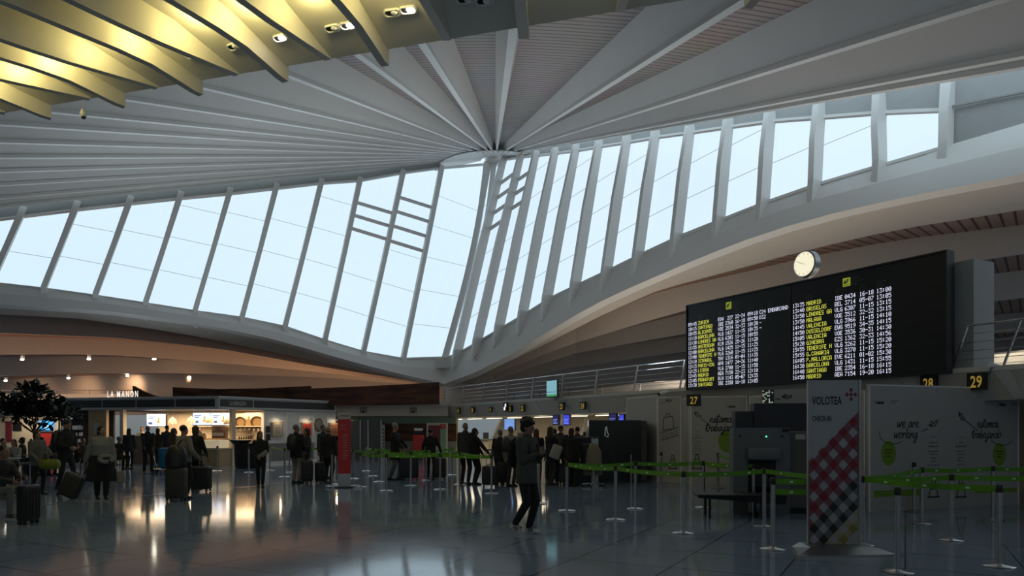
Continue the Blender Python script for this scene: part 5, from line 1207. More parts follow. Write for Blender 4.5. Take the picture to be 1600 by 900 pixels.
# black bin left of the walking woman
p = G(376, 731); r = empty('litter_bin', p, 0, 'black bin with a flared top and white print beside the kiosk counter', 'bin'); MB().lathe((0, 0, 0), [(.2, 0), (.22, .05), (.26, .95), (.42, 1.1), (.43, 1.14), (.38, 1.14)], 20).build('body', black, r, smooth=True)
MB().fbox(BF, .0, .25, .6, .72, .27, .28).build('print', mat('dull print', (.3, .3, .28)), r)
p = G(390, 731.5); tag(rounded('counter_block', (.75, .5, 1.0), .03, blackm, None, (0, 0, .5)), 'black box unit standing right of the flared bin', 'unit').location = p
# ================================================================== LUGGAGE
def suitcase(px, base, w_, h, d, m, label, yaw=0, handle=.0, tilt=0, pos=None, soft=False, group=None):
    p = pos or G(px, base); r = empty('suitcase', p, yaw, label, 'suitcase', group)
    Rt = Matrix.Rotation(tilt, 3, 'Y')
    def T(v): return Rt@V(v)
    rounded('shell', (w_, d, h), min(.05, d*.22), m, r, T((0, 0, h/2+.06)), rot=Rt)
    b = MB()
    for k in range(5):
        x = -w_*.36+w_*.18*k; b.hexa([T((x-.008, -d/2-.006, .12)), T((x+.008, -d/2-.006, .12)), T((x+.008, d/2+.006, .12)), T((x-.008, d/2+.006, .12))], [T((x-.008, -d/2-.006, h)), T((x+.008, -d/2-.006, h)), T((x+.008, d/2+.006, h)), T((x-.008, d/2+.006, h))])
    b.build('shell_rib', m, r)
    for x in (-1, 1):
        for y in (-1, 1): q = T((x*(w_/2-.05), y*(d/2-.04), .035)); MB().cyl(q-V((.018, 0, 0)), q+V((.018, 0, 0)), .032, n=12).build('wheel', black, r)
    MB().tube([T((-.07, 0, h+.06)), T((-.06, 0, h+.10)), T((.06, 0, h+.10)), T((.07, 0, h+.06))], .012).build('carry_handle', black, r)
    if handle:
        MB().tube([T((-.09, d*.3, h+.04)), T((-.09, d*.3, h+handle)), T((.09, d*.3, h+handle)), T((.09, d*.3, h+.04))], .009, 8).build('trolley_handle', alu, r); MB().cyl(T((-.1, d*.3, h+handle)), T((.1, d*.3, h+handle)), .017).build('grip', black, r)
    return r
lug = mat('black suitcase', (.010, .010, .012), .45); lugb = mat('brown grey suitcase', (.045, .042, .03), .5); navyl = mat('navy suitcase', (.012, .016, .03), .5)
suitcase(45, 819, .36, .60, .18, lug, 'black cabin suitcase held by the seated man at the left edge', R(82), .42)
suitcase(103, 779, .42, .55, .24, mat('grey holdall', (.045, .04, .035), .7, noise=.4, nscale=12, bump=.5), 'dark patterned wheeled bag tilted behind the woman in the grey sweater', R(0), .42, tilt=R(24))
suitcase(276, 783, .42, .68, .28, lugb, 'brown grey suitcase carrying a black backpack, held by the beige sweater man', R(3), .1)
suitcase(315, 768, .46, .58, .28, lug, 'black suitcase with rounded top beside the woman in black by the kiosk', R(-5), .35)
suitcase(480, 755, .32, .62, .26, lug, 'black suitcase beside the man in beige trousers', R(10), .45)
suitcase(500, 754, .27, .55, .24, lug, 'slim black suitcase behind the bald man in black', R(0), .42)
suitcase(639, 749.5, .60, .78, .32, navyl, 'very large dark suitcase of the person in the grey beanie', R(4), .1)
suitcase(687, 749, .42, .62, .28, lug, 'black suitcase of the standing person with short dark hair', R(-4), .2)
suitcase(765, 761, .42, .52, .28, lug, 'black case with pale wheels held by the standing couple', R(4), .5)
suitcase(785, 757, .34, .6, .26, lug, 'black suitcase behind the walking man, in the queue', R(0), .2)
suitcase(862, 752, .40, .62, .26, lug, 'black suitcase among the queue right of the walking man', R(12), .2)
suitcase(883, 757, .36, .55, .26, lugb, 'dark brown suitcase at the front of the queue by the podium', R(-10), .2)
# luggage trolley with a blue wrapped bag
p = G(246, 739); r = empty('luggage_trolley', p, R(10), 'steel luggage trolley in front of the kiosk bar', 'trolley')
for s_ in (-1, 1):
    MB().tube([(-.35, s_*.25, .95), (-.28, s_*.25, .9), (-.08, s_*.25, .15), (.55, s_*.22, .12)], .016).build('side_frame', steel, r, smooth=True); MB().cyl((-.08, s_*.26, .07), (-.08, s_*.29, .07), .07).build('wheel', black, r)
MB().cyl((-.35, -.27, .95), (-.35, .27, .95), .022).build('push_bar', black, r); MB().cyl((.5, -.02, .06), (.5, .02, .06), .06).build('wheel', black, r); MB().box((.22, 0, .15), (.62, .45, .02)).build('deck', steel, r)
MB().tube([(-.22, -.25, .7), (-.22, .25, .7)], .012).build('cross_bar', steel, r)
bl = mat('blue wrap', (.01, .14, .32), .4, noise=.3, nscale=6, bump=.4); q = rounded('wrapped_bag', (.44, .4, .74), .1, bl, None, (0, 0, .37)); q.location = p+V((.3, .05, .17)); tag(q, 'bright blue wrapped bag standing on the luggage trolley', 'bag')
# ================================================================== PEOPLE
def remesh(mb, voxel, smooth=3):
    me = mb.mesh('tmp'); ob = bpy.data.objects.new('tmp', me); col.objects.link(ob)
    m = ob.modifiers.new('r', 'REMESH'); m.mode = 'VOXEL'; m.voxel_size = voxel; m.use_smooth_shade = True
    s = ob.modifiers.new('s', 'SMOOTH'); s.factor = .5; s.iterations = smooth
    dg = bpy.context.evaluated_depsgraph_get(); out_ = bpy.data.meshes.new_from_object(ob.evaluated_get(dg)); bpy.data.objects.remove(ob); bpy.data.meshes.remove(me)
    out_.shade_smooth(); return out_
def put(me, name, m, parent):
    me.materials.clear(); me.materials.append(m); me.name = name; o = bpy.data.objects.new(name, me); col.objects.link(o); o.parent = parent; return o
skin = mat('skin', (.30, .17, .11), .55, noise=.05); skin2 = mat('deep skin', (.20, .11, .07), .55)
hairk = mat('black hair', (.008, .006, .005), .55, noise=.5, nscale=30, bump=.6); hairb = mat('brown hair', (.035, .018, .009), .55, noise=.4, nscale=30, bump=.6); hairg = mat('grey hair', (.16, .15, .14), .7, noise=.3, nscale=30); hairr = mat('auburn hair', (.07, .02, .01), .5, noise=.4, nscale=30)
def cloth(n, c): return mat('cloth '+n, c, .85, noise=.18, nscale=7, bump=.35, bscale=120)
cbk = cloth('black', (.010, .010, .012)); cnv = cloth('navy', (.012, .014, .022)); cgr = cloth('grey', (.10, .10, .10)); clg = cloth('light grey', (.20, .205, .20)); cbe = cloth('beige', (.20, .185, .155)); cbr = cloth('brown', (.05, .035, .025)); cdk = cloth('charcoal', (.03, .03, .032)); cdg = cloth('olive grey', (.062, .064, .056)); cwh = cloth('off white', (.36, .35, .32)); cpu = cloth('plum grey', (.035, .03, .036)); cblu = cloth('denim', (.03, .04, .06)); ctr = cloth('stone', (.17, .165, .15))
shoew = mat('white trainers', (.5, .5, .47), .6)
def ik(a, b, l1, l2, pole):
    a, b = V(a), V(b); d = b-a; L = min(d.length, (l1+l2)*.999); dn = d.normalized(); x = (l1*l1-l2*l2+L*L)/(2*L); hh = math.sqrt(max(0, l1*l1-x*x))
    pl = V(pole); pl = pl-dn*pl.dot(dn)
    if pl.length < 1e-4: pl = V((0, -1, 0))
    return a+dn*x+pl.normalized()*hh, a+dn*L
def ringe(c, rx, ry, yaw=0, tilt=0, n=20):
    cy_, sy_ = math.cos(yaw), math.sin(yaw); o = []
    for k in range(n):
        a = 2*math.pi*k/n; x, y = rx*math.cos(a), ry*math.sin(a); o.append(V((c[0]+x*cy_-y*sy_, c[1]+x*sy_+y*cy_, c[2]-y*math.sin(tilt))))
    return o
def handmesh(mb, w_, fdir, palm, side, curl=.5, s=1.0):
    """w_: wrist, fdir: direction of the fingers, palm: palm normal, side: +1 left hand, -1 right"""
    f = V(fdir).normalized(); pn = V(palm); pn = (pn-f*pn.dot(f)).normalized(); x = f.cross(pn)*side
    M = Matrix((x, f, pn)).transposed(); mb.ell(w_+f*.045*s, (.040*s, .052*s, .017*s), M, 12, 8); mb.limb(w_-f*.03*s, w_+f*.02*s, .026*s, .026*s, 10)
    for k, (ox, ln, rr) in enumerate(((-.030, .072, .0085), (-.010, .080, .009), (.010, .075, .0085), (.029, .060, .0075))):
        p = w_+f*.085*s+x*ox*s; d = f; ang = curl*(1+.12*k)
        for j, fr_ in enumerate((.45, .30, .25)):
            a = ang*(.7 if j == 0 else 1.0); d = (d*math.cos(a)+pn*math.sin(a)).normalized(); q = p+d*ln*fr_*s; mb.limb(p, q, rr*s*(1-.1*j), rr*s*(.95-.12*j), 8); p = q
            pn_ = pn
    p = w_+f*.03*s-x*.034*s; d = (f*.7-x*.6+pn*.35).normalized()
    for j, ln in enumerate((.038, .032)):
        q = p+d*ln*s; mb.limb(p, q, .0105*s, .009*s, 8); p = q; d = (d+f*.25+pn*.35).normalized()
def person(px, base, H, yaw, label, top=cbk, bottom=cbk, hair=hairk, hstyle='short', feet=None, hands=None, lean=0, hyaw=0, hpitch=0, bulk=1.0, topstyle='coat', shoe=None,
           skinm=skin, sit=False, pos=None, hood=None, voxel=.016, name='person', curl=.5, skirt=None, hip_z=None, palms=None, fdirs=None, fine=False):
    s = H/1.75; p0 = pos if pos is not None else G(px, base)
    root = empty(name, p0, yaw, label, 'person')
    hz = (hip_z if hip_z is not None else (.50 if sit else .925))*1.0
    L = lambda v: V(v)*s
    feet = feet or ((.10, .02, 0), (.10, -.02, 0)); hands = hands or ((.26, .04, .80), (.26, .04, .80))
    le = R(lean); up = V((0, -math.sin(le), math.cos(le)))
    pel = V((0, 0, hz)); chest = pel+up*.36; sh = pel+up*.515; neck = pel+up*.575; headc = pel+up*.70+V((0, -.015, 0)); headc = headc+V((0, -.02*math.sin(R(hpitch)), 0))
    hips, knees, ankles = [], [], []
    for i, sd_ in enumerate((1, -1)):
        fx, fy, fz = feet[i][:3]; an = V((sd_*fx, -fy, fz+.085)); hp = pel+V((sd_*.09, 0, -.02)); kn, an = ik(hp, an, .43, .42, (sd_*.08, -1, .15)); hips.append(hp); knees.append(kn); ankles.append(an)
    shs, elb, wr_ = [], [], []
    for i, sd_ in enumerate((1, -1)):
        hx, hy, hz_ = hands[i]; sp = sh+V((sd_*.175, 0, -.03)); h_ = V((sd_*hx, -hy, hz_)); el, h_ = ik(sp, h_, .29, .26, (sd_*.55, .8, -.45)); shs.append(sp); elb.append(el); wr_.append(h_)
    Hm = Matrix.Rotation(R(hyaw), 3, 'Z')@Matrix.Rotation(R(hpitch), 3, 'X')
    def hd(v): return L(headc+Hm@V(v))
    # ---- body (skin)
    b = MB(); HS = Hm*s
    b.ell(hd((0, .012, .035)), (.074, .093, .088), HS, 16, 12); b.ell(hd((0, -.018, -.02)), (.060, .078, .092), HS, 14, 10); b.ell(hd((0, -.038, -.078)), (.044, .046, .036), HS, 12, 8)
    b.ell(hd((0, -.082, .028)), (.046, .016, .012), HS, 10, 6)
    b.tube([hd((0, -.090, .018)), hd((0, -.110, -.022)), hd((0, -.094, -.034))], [.009*s, .0145*s, .012*s], 8)
    b.ell(hd((0, -.088, -.056)), (.024, .013, .006), HS, 10, 6); b.ell(hd((0, -.086, -.067)), (.022, .013, .007), HS, 10, 6)
    for e_ in (1, -1): b.ell(hd((e_*.074, .012, -.008)), (.010, .020, .030), HS, 8, 6); b.ell(hd((e_*.042, -.066, -.02)), (.022, .018, .02), HS, 8, 6)
    b.limb(L(neck+V((0, .01, -.06))), hd((0, .02, -.05)), .054*s, .05*s, 12)
    b.loft([ringe(L(pel+V((0, 0, -.08))), .14*s, .10*s), ringe(L(pel), .155*s, .11*s), ringe(L(pel+up*.2), .13*s, .095*s), ringe(L(chest), .155*s, .11*s), ringe(L(sh), .14*s, .08*s), ringe(L(neck), .06*s, .055*s)])
    for i in (0, 1):
        b.limb(L(hips[i]), L(knees[i]), .075*s, .05*s); b.limb(L(knees[i]), L(ankles[i]), .05*s, .035*s); b.limb(L(shs[i]), L(elb[i]), .045*s, .035*s); b.limb(L(elb[i]), L(wr_[i]), .036*s, .025*s)
    def addhands(mb):
        for i, sd_ in enumerate((1, -1)):
            f = (wr_[i]-elb[i]).normalized()
            if fdirs and fdirs[i]: f = V(fdirs[i]).normalized()
            pn = V(palms[i]) if palms and palms[i] else V((-sd_, -.3, 0)); handmesh(mb, L(wr_[i]), f, pn, sd_, curl, s)
    if fine: addhands(b); me = remesh(b, voxel*.42, 2)
    else:
        me = remesh(b, voxel*.8, 2); hm = MB(); addhands(hm); m2 = hm.mesh(); bm = bmesh.new(); bm.from_mesh(me); bm.from_mesh(m2)
        for f_ in bm.faces: f_.smooth = True
        bm.to_mesh(me); bm.free(); bpy.data.meshes.remove(m2)
    put(me, 'body', skinm, root)
    if fine:
        for e_ in (1, -1):
            MB().ell(hd((e_*.030, -.083, .006)), (.012*s, .006*s, .006*s), Hm, 10, 6).build('eye', black, root, smooth=True); MB().ell(hd((e_*.030, -.090, .026)), (.018*s, .006*s, .004*s), Hm, 10, 6).build('eyebrow', hairk, root, smooth=True)
    # ---- hair or hat
    b = MB()
    if hstyle == 'short': b.ell(hd((0, .024, .052)), (.083, .093, .086), HS, 16, 12)
    elif hstyle == 'bald': b.ell(hd((0, .035, .0)), (.082, .075, .05), HS, 16, 10)
    elif hstyle == 'big':
        b.ell(hd((0, .026, .062)), (.095, .104, .094), HS, 16, 12); b.ell(hd((0, .05, .0)), (.092, .07, .085), HS, 16, 12); b.ell(hd((0, -.035, .085)), (.082, .062, .045), HS, 12, 8); rnd = random.Random(4)
        for k in range(46):
            a, e_ = rnd.uniform(0, 2*math.pi), rnd.uniform(.1, 1.4); v = V((math.cos(a)*math.cos(e_)*.096, math.sin(a)*math.cos(e_)*.106+.022, math.sin(e_)*.10+.062)); b.ell(hd(v), (.024, .026, .022), HS, 8, 6)
    elif hstyle in ('long', 'hood'):
        b.ell(hd((0, .025, .045)), (.086, .095, .09), HS, 16, 12); b.loft([ringe(hd((0, .045, .05)), .082*s, .065*s), ringe(hd((0, .06, -.06)), .092*s, .055*s), ringe(hd((0, .075, -.17)), .088*s, .045*s), ringe(hd((0, .08, -.26)), .055*s, .03*s)])
    elif hstyle == 'bun': b.ell(hd((0, .024, .05)), (.083, .093, .084), HS, 16, 12); b.ell(hd((0, .11, .06)), (.04, .04, .04), HS, 12, 8)
    elif hstyle == 'beanie': b.ell(hd((0, .014, .065)), (.088, .102, .088), HS, 16, 12); b.lathe(hd((0, .008, .03)), [(.088, -.02), (.094, 0), (.094, .02), (.086, .035)], 20, HS)
    elif hstyle == 'cap': b.ell(hd((0, .014, .06)), (.084, .098, .075), HS, 16, 12); b.hexa([hd((-.06, -.06, .04)), hd((.06, -.06, .04)), hd((.05, -.16, .03)), hd((-.05, -.16, .03))], [hd((-.06, -.06, .052)), hd((.06, -.06, .052)), hd((.05, -.16, .04)), hd((-.05, -.16, .04))])
    elif hstyle == 'mid': b.ell(hd((0, .022, .045)), (.088, .097, .09), HS, 16, 12); b.loft([ringe(hd((0, .03, .05)), .086*s, .075*s), ringe(hd((0, .04, -.04)), .09*s, .065*s), ringe(hd((0, .045, -.11)), .075*s, .05*s)])
    put(remesh(b, .009 if fine else .012, 1), {'beanie': 'beanie', 'cap': 'cap'}.get(hstyle, 'hair'), hair, root)
    # ---- trousers or skirt
    b = MB(); k_ = bulk
    b.loft([ringe(L(pel+V((0, 0, -.10))), .155*s*k_, .115*s*k_), ringe(L(pel), .165*s*k_, .125*s*k_), ringe(L(pel+up*.10), .15*s*k_, .115*s*k_)])
    for i in (0, 1):
        b.limb(L(hips[i]), L(knees[i]), .092*s*k_, .066*s*k_); b.limb(L(knees[i]), L(ankles[i]+V((0, 0, .02))), .066*s*k_, .052*s*k_)
    put(remesh(b, voxel), 'trousers', bottom, root)
    if skirt:
        mk, z0, w0 = skirt; b = MB(); b.loft([ringe(L((0, 0, z0)), w0*s, w0*.7*s), ringe(L((0, -.0, (z0+hz)/2)), w0*.93*s, w0*.7*s), ringe(L(pel+up*.12), .19*s*k_, .15*s*k_)]); put(remesh(b, voxel), 'skirt', mk, root)
    # ---- upper garment
    b = MB(); hem = -.16 if topstyle == 'coat' else -.30 if topstyle == 'long' else -.05
    if sit: hem = -.04
    b.loft([ringe(L(pel+V((0, 0, hem))), .185*s*k_, .14*s*k_), ringe(L(pel+up*.05), .18*s*k_, .14*s*k_), ringe(L(pel+up*.22), .175*s*k_, .135*s*k_), ringe(L(chest), .19*s*k_, .145*s*k_), ringe(L(sh+up*-.02), .175*s*k_, .115*s), ringe(L(neck+up*-.015), .085*s, .075*s)])
    for i in (0, 1):
        b.limb(L(shs[i]), L(elb[i]), .070*s*k_, .056*s*k_); b.limb(L(elb[i]), L(wr_[i].lerp(elb[i], .06)), .057*s*k_, .042*s*k_)
    if topstyle == 'coat' or hood: b.lathe(L(neck+up*-.03), [(.085*s, 0), (.078*s, .05*s), (.066*s, .055*s)], 16)
    put(remesh(b, voxel), 'jacket' if topstyle != 'sweater' else 'sweater', top, root)
    # ---- shoes
    for i, sd_ in enumerate((1, -1)):
        an = ankles[i]; fz = feet[i][2]; pt = R(feet[i][3]) if len(feet[i]) > 3 else 0; Mx = Matrix.Rotation(pt, 3, 'X')
        b = MB()
        def S_(v): return L(an+Mx@V(v))
        b.loft([[S_((x*wd, y, z)) for x, z in ((-1, -.085), (1, -.085), (1, -.085+h_*.7), (.6, -.085+h_), (-.6, -.085+h_), (-1, -.085+h_*.7))] for y, wd, h_ in ((.075, .022, .05), (.065, .034, .085), (.0, .037, .105), (-.06, .042, .075), (-.13, .046, .055), (-.175, .036, .045), (-.195, .02, .03))])
        so = MB().loft([[S_((x*wd, y, z)) for x, z in ((-1, -.085), (1, -.085), (1, -.062), (-1, -.062))] for y, wd in ((.08, .025), (.06, .038), (-.06, .045), (-.13, .049), (-.18, .04), (-.2, .022))])
        o = put(remesh(b, .009, 2), 'shoe', shoe or black, root); so.build('sole', shoew if shoe else blackm, o)
        if fine and shoe:
            st_ = MB()
            for k in range(3):
                for e_ in (1, -1): st_.bar(S_((e_*.048, -.02-.03*k, -.06)), S_((e_*.036, -.04-.03*k, .0)), .012, .012)
            st_.build('shoe_stripe', ink, o)
    root['_'] = 0; del root['_']
    return root, dict(L=L, pel=pel, sh=sh, up=up, wr=wr_, hd=hd, s=s, shs=shs, elb=elb, chest=chest)
def world_pt(root, v): return Matrix.LocRotScale(root.location, root.rotation_euler, None)@V(v)
def backpack(pr, label, m=lug, size=(.30, .18, .46)):
    root, d = pr; L = d['L']; c = L(d['pel']+d['up']*.30+V((0, .20+size[1]*.3, 0)))
    r = empty('backpack', world_pt(root, c), root.rotation_euler.z, label, 'backpack')
    b = MB(); w_, dd, h = size; b.loft([ringe((0, 0, -h/2), w_*.42, dd*.42), ringe((0, 0, -h*.42), w_*.5, dd*.5), ringe((0, .01, 0), w_*.5, dd*.55), ringe((0, 0, h*.35), w_*.45, dd*.45), ringe((0, 0, h*.5), w_*.2, dd*.2)]); b.build('pack', m, r, smooth=True)
    b = MB(); b.loft([ringe((0, dd*.5, -h*.3), w_*.34, dd*.2), ringe((0, dd*.52, -h*.05), w_*.36, dd*.22), ringe((0, dd*.5, .02), w_*.3, dd*.12)]); b.build('front_pocket', m, r, smooth=True)
    b = MB()
    for e_ in (1, -1):
        a = L(d['shs'][0]*0); pts = [V((e_*.09, -dd*.4, -h*.3)), V((e_*.10, -dd*.6-.02, 0)), V((e_*.10, -.2, h*.42)), V((e_*.10, -.36, h*.30)), V((e_*.13, -.37, -.02)), V((e_*.15, -.25, -h*.3))]
        b.tube(pts, .014, 6)
    b.build('strap', m, r, smooth=True); MB().tube([(-.03, 0, h*.48), (0, 0, h*.56), (.03, 0, h*.48)], .008, 6).build('grab_loop', m, r); return r
Fwd = {}
PER = []
def P_(*a, **k): q_ = person(*a, **k); PER.append(q_); return q_
# -- the walking man with a phone
wm = P_(823, 833, 1.74, R(52), 'young man in an olive grey jacket walking and holding a phone', cdg, cbk, hairk, 'big', feet=((.06, .0, 0, -3), (.06, -.17, .05, 28)), hands=((.05, .27, 1.26), (.04, .26, 1.23)),
        hyaw=14, hpitch=8, bulk=1.06, topstyle='coat', shoe=shoew, voxel=.011, fine=True, curl=.55, palms=((-.6, .5, .6), (.6, .5, .6)), fdirs=((-.8, -.5, .25), (.8, -.5, .25)))
root, d = wm; ph = empty('mobile_phone', world_pt(root, d['L']((0, -.37, 1.31))), root.rotation_euler.z, 'dark mobile phone in the hands of the walking man', 'phone')
b = MB(); b.hexa([V((-.036, -.03, -.07)), V((.036, -.03, -.07)), V((.036, -.022, -.07)), V((-.036, -.022, -.07))], [V((-.036, -.07, .07)), V((.036, -.07, .07)), V((.036, -.062, .07)), V((-.036, -.062, .07))]); b.build('case', black, ph)
backpack(wm, 'dark backpack on the back of the walking man', cbk, (.28, .12, .44))
# -- seated man at the left edge
sp = G(4, 812); sp = V((sp.x, sp.y, 0))
sm_ = P_(0, 0, 1.75, R(80), 'seated man in plum grey jacket and stone trousers at the left edge', cpu, ctr, hairk, 'short', feet=((.12, .46, 0), (.10, .40, 0)), hands=((.10, .52, .72), (.14, .50, .66)), lean=14, sit=True, pos=sp+V((-.30, .25, 0)), topstyle='sweater', shoe=mat('grey trainers', (.12, .11, .10), .7), voxel=.012, fine=True)
r = empty('waiting_seat', sp+V((-.36, .28, 0)), R(80), 'pale steel-framed waiting seat under the seated man', 'seat'); rounded('seat_pan', (.5, .5, .07), .03, grey, r, (0, 0, .37)); rounded('backrest', (.5, .06, .5), .025, grey, r, (0, .27, .66)); 
for x in (-.2, .2): MB().tube([(x, -.2, 0), (x, -.2, .35), (x, .2, .35), (x, .2, 0)], .018).build('leg', chrome, r)
# -- left crowd
a_ = P_(58, 772, 1.57, R(70), 'woman in a grey jacket carrying a lime green holdall', cgr, cbk, hairb, 'mid', hands=((.12, .26, .98), (.16, .22, .95)), feet=((.08, .10, 0), (.08, -.10, 0)), hyaw=6)
p = world_pt(a_[0], (.10, -.30, .60)); r = empty('holdall', p, R(6), 'lime green holdall hanging from the arms of the woman in grey', 'bag'); lime = mat('lime nylon', (.15, .18, .01), .6, bump=.4)
b = MB(); rings = [[V((x, .12*ry*math.cos(2*math.pi*k/18), .13*ry*math.sin(2*math.pi*k/18)+.13)) for k in range(18)] for x, ry in ((-.23, .6), (-.21, .85), (-.1, 1.0), (.1, 1.0), (.21, .85), (.23, .6))]; b.loft(rings); b.build('bag_body', lime, r, smooth=True)
for e_ in (-1, 1): MB().tube([(-.14, e_*.06, .24), (-.10, e_*.05, .38), (.10, e_*.05, .38), (.14, e_*.06, .24)], .011, 8).build('handle', mat('dark olive strap', (.05, .06, .01)), r, smooth=True)
a_ = P_(103, 764, 1.83, R(70), 'tall man in dark clothes looking down, with a backpack, behind the woman in grey sweater', cbk, cnv, hairk, 'short', hpitch=28, hands=((.10, .30, 1.08), (.12, .30, 1.05)), feet=((.09, .12, 0), (.09, -.16, 0)), lean=3); backpack(a_, 'large black backpack of the tall man looking down', lug, (.36, .26, .56))
a_ = P_(159, 779, 1.67, R(35), 'woman in a light grey sweater and dark coat-skirt pulling a wheeled bag', clg, cbk, hairk, 'mid', hands=((.30, .08, .72), (.38, -.12, .74)), feet=((.08, .10, 0), (.08, -.12, 0)), hyaw=22, bulk=1.22, topstyle='coat', skirt=(cbk, .42, .34), voxel=.014)
p = world_pt(a_[0], (.06, -.24, .92)); b = MB()
b.tube([V((.13*math.cos(t), -.03+.02*math.sin(t), .11*math.sin(t)*.6)) for t in [math.pi*(.1+1.9*k/14)-1.2 for k in range(15)]], .05, 12); o = b.build('neck_pillow', clg, smooth=True); o.location = p; o.rotation_euler = (0, 0, R(35)); tag(o, 'grey neck pillow tied at the waist of the woman in the grey sweater', 'neck pillow')
p = world_pt(a_[0], (.36, -.02, .36)); r = empty('carrier_bag', p, R(30), 'pale carrier bag hanging from the hand of the woman in the grey sweater', 'bag'); rounded('bag_body', (.22, .10, .28), .03, mat('pale bag', (.22, .21, .19), .6, bump=.4), r, (0, 0, .12)); MB().tube([(-.05, 0, .25), (0, 0, .36), (.05, 0, .25)], .006, 6).build('handle', mat('pale bag', (.22, .21, .19)), r)
P_(231, 740, 1.72, R(40), 'man in black pushing the luggage trolley in front of the kiosk', cbk, cbk, hairk, 'bald', hands=((.12, .34, .98), (.20, .36, .96)), feet=((.12, .05, 0), (.10, -.08, 0)), skinm=skin2)
a_ = P_(287, 779, 1.68, R(150), 'man in a beige sweater with a crossbody strap, back to the viewer', cbe, cbk, hairk, 'short', hands=((.30, .1, .86), (.24, .22, .98)), feet=((.11, .04, 0), (.12, -.03, 0)), bulk=1.18, topstyle='sweater', voxel=.014)
L = a_[1]['L']; b = MB(); b.tube([L((-.13, .02, 1.47)), L((-.06, .16, 1.35)), L((.08, .185, 1.12)), L((.20, .05, .98)), L((.14, -.15, 1.05)), L((-.05, -.17, 1.3)), L((-.13, -.05, 1.46))], .017, 6); b.build('strap', lug, a_[0], smooth=True)
p = V((G(276, 783).x, G(276, 783).y, .74)); r = empty('backpack', p+V((.0, -.02, .23)), R(10), 'black backpack sitting on the brown grey suitcase', 'backpack'); b = MB(); b.loft([ringe((0, 0, -.24), .19, .12), ringe((0, 0, -.2), .23, .16), ringe((0, 0, .02), .24, .17), ringe((0, 0, .2), .18, .12), ringe((0, 0, .27), .07, .05)]); b.build('pack', lug, r, smooth=True); MB().tube([(-.04, 0, .25), (0, 0, .31), (.04, 0, .25)], .01, 6).build('grab_loop', lug, r)
P_(306, 764, 1.68, R(160), 'woman in black with dark hair beside the beige sweater man', cbk, cbk, hairb, 'mid', hands=((.26, .1, .82), (.30, .14, .84)), feet=((.10, .03, 0), (.10, -.04, 0)))
P_(272, 752, 1.62, R(150), 'long-haired woman half hidden behind the beige sweater man', cbr, cbk, hairb, 'long')
P_(407, 761, 1.53, R(25), 'woman in black walking towards the viewer holding papers', cbk, cbk, hairb, 'long', hands=((.10, .26, 1.02), (.12, .24, .96)), feet=((.05, .16, 0, -6), (.05, -.16, .02, 18)), hyaw=20)
a_ = PER[-1]; p = world_pt(a_[0], (.02, -.27, .86)); o = rounded('paper_roll', (.30, .05, .10), .02, mat('pale paper', (.22, .22, .22)), None, (0, 0, .05), rot=Matrix.Rotation(R(-35), 3, 'Y')); o.location = p; tag(o, 'pale folded papers held by the walking woman in black', 'papers')
a_ = P_(463, 755, 1.72, R(165), 'man in black jacket and beige trousers with a backpack, waiting by the kiosk', cbk, cbe, hairg, 'short', hands=((.22, .16, .95), (.2, .18, .95)), bulk=1.1, hyaw=-30); backpack(a_, 'black backpack on the man in beige trousers', lug)
P_(480, 750, 1.62, R(-60), 'person in a grey scarf facing the man in beige trousers', cdk, cbk, hairk, 'mid', hands=((.2, .2, 1.0), (.2, .2, .95)))
P_(513, 755, 1.66, R(170), 'grey-haired man in black beside the red totem, seen from behind', cbk, cbk, hairg, 'bald', bulk=1.12, hands=((.26, .1, .8), (.28, .0, .8)))
P_(505, 747, 1.72, R(60), 'dark-haired man partly hidden by the grey-haired man at the red totem', cdk, cbk, hairb, 'short')
a_ = P_(617, 750, 1.78, R(80), 'person in a grey beanie, black coat and shorts pushing a large suitcase', cbk, cgr, mat('cloth grey beanie', (.22, .23, .24), .9, bump=.5), 'beanie', hands=((.14, .40, .92), (.18, .38, .88)), feet=((.08, .10, 0), (.08, -.12, 0)), topstyle='long')
P_(673, 749, 1.60, R(175), 'person in black with short dark hair, back turned, beside a black suitcase', cbk, cbk, hairk, 'short', hands=((.30, .1, .9), (.34, .14, .92)), hyaw=-15)
P_(727, 757, 1.78, R(160), 'tall man with close-cropped hair in the standing couple, back turned', cdk, cbk, hairg, 'bald', hands=((.24, .1, .82), (.24, .1, .82)), skinm=skin2)
P_(742, 757, 1.62, R(115), 'long-haired woman in black of the standing couple, hand on a case', cbk, cbk, hairk, 'long', hands=((.16, .34, .92), (.36, .36, .92)), bulk=1.1)
a_ = P_(780, 757, 1.58, R(165), 'stooping person in a black coat in the queue, left of the beige jacket', cbk, cbk, hairg, 'short', lean=10)
a_ = P_(798, 760, 1.66, R(150), 'person in a beige jacket with grey hair directly behind the walking man', cbe, cdk, hairg, 'short', topstyle='coat'); backpack(a_, 'small dark backpack on the person in the beige jacket', lug, (.26, .16, .4))
P_(838, 756, 1.60, R(170), 'auburn-haired woman in black in the queue right of the walking man', cbk, cdk, hairr, 'long', shoe=shoew)
a_ = P_(860, 758, 1.66, R(120), 'brown-haired woman with a pale bag in the queue', cbk, cdk, hairb, 'long', hands=((.2, .2, .9), (.24, .1, .85)))
p = world_pt(a_[0], (-.26, -.02, .75)); o = rounded('shoulder_bag', (.30, .14, .40), .05, cwh, None, (0, 0, .2), rot=Matrix.Rotation(R(20), 3, 'Y')); o.location = p; tag(o, 'off-white shoulder bag of the brown-haired woman in the queue', 'bag')
a_ = P_(876, 757, 1.70, R(175), 'person in a black cap and backpack in the queue by the podium', cbk, cbk, black, 'cap'); backpack(a_, 'black backpack of the person in the cap', lug)
P_(866, 752, 1.60, R(190), 'short dark-haired person in the queue beside the capped one', cdk, cbk, hairk, 'short')
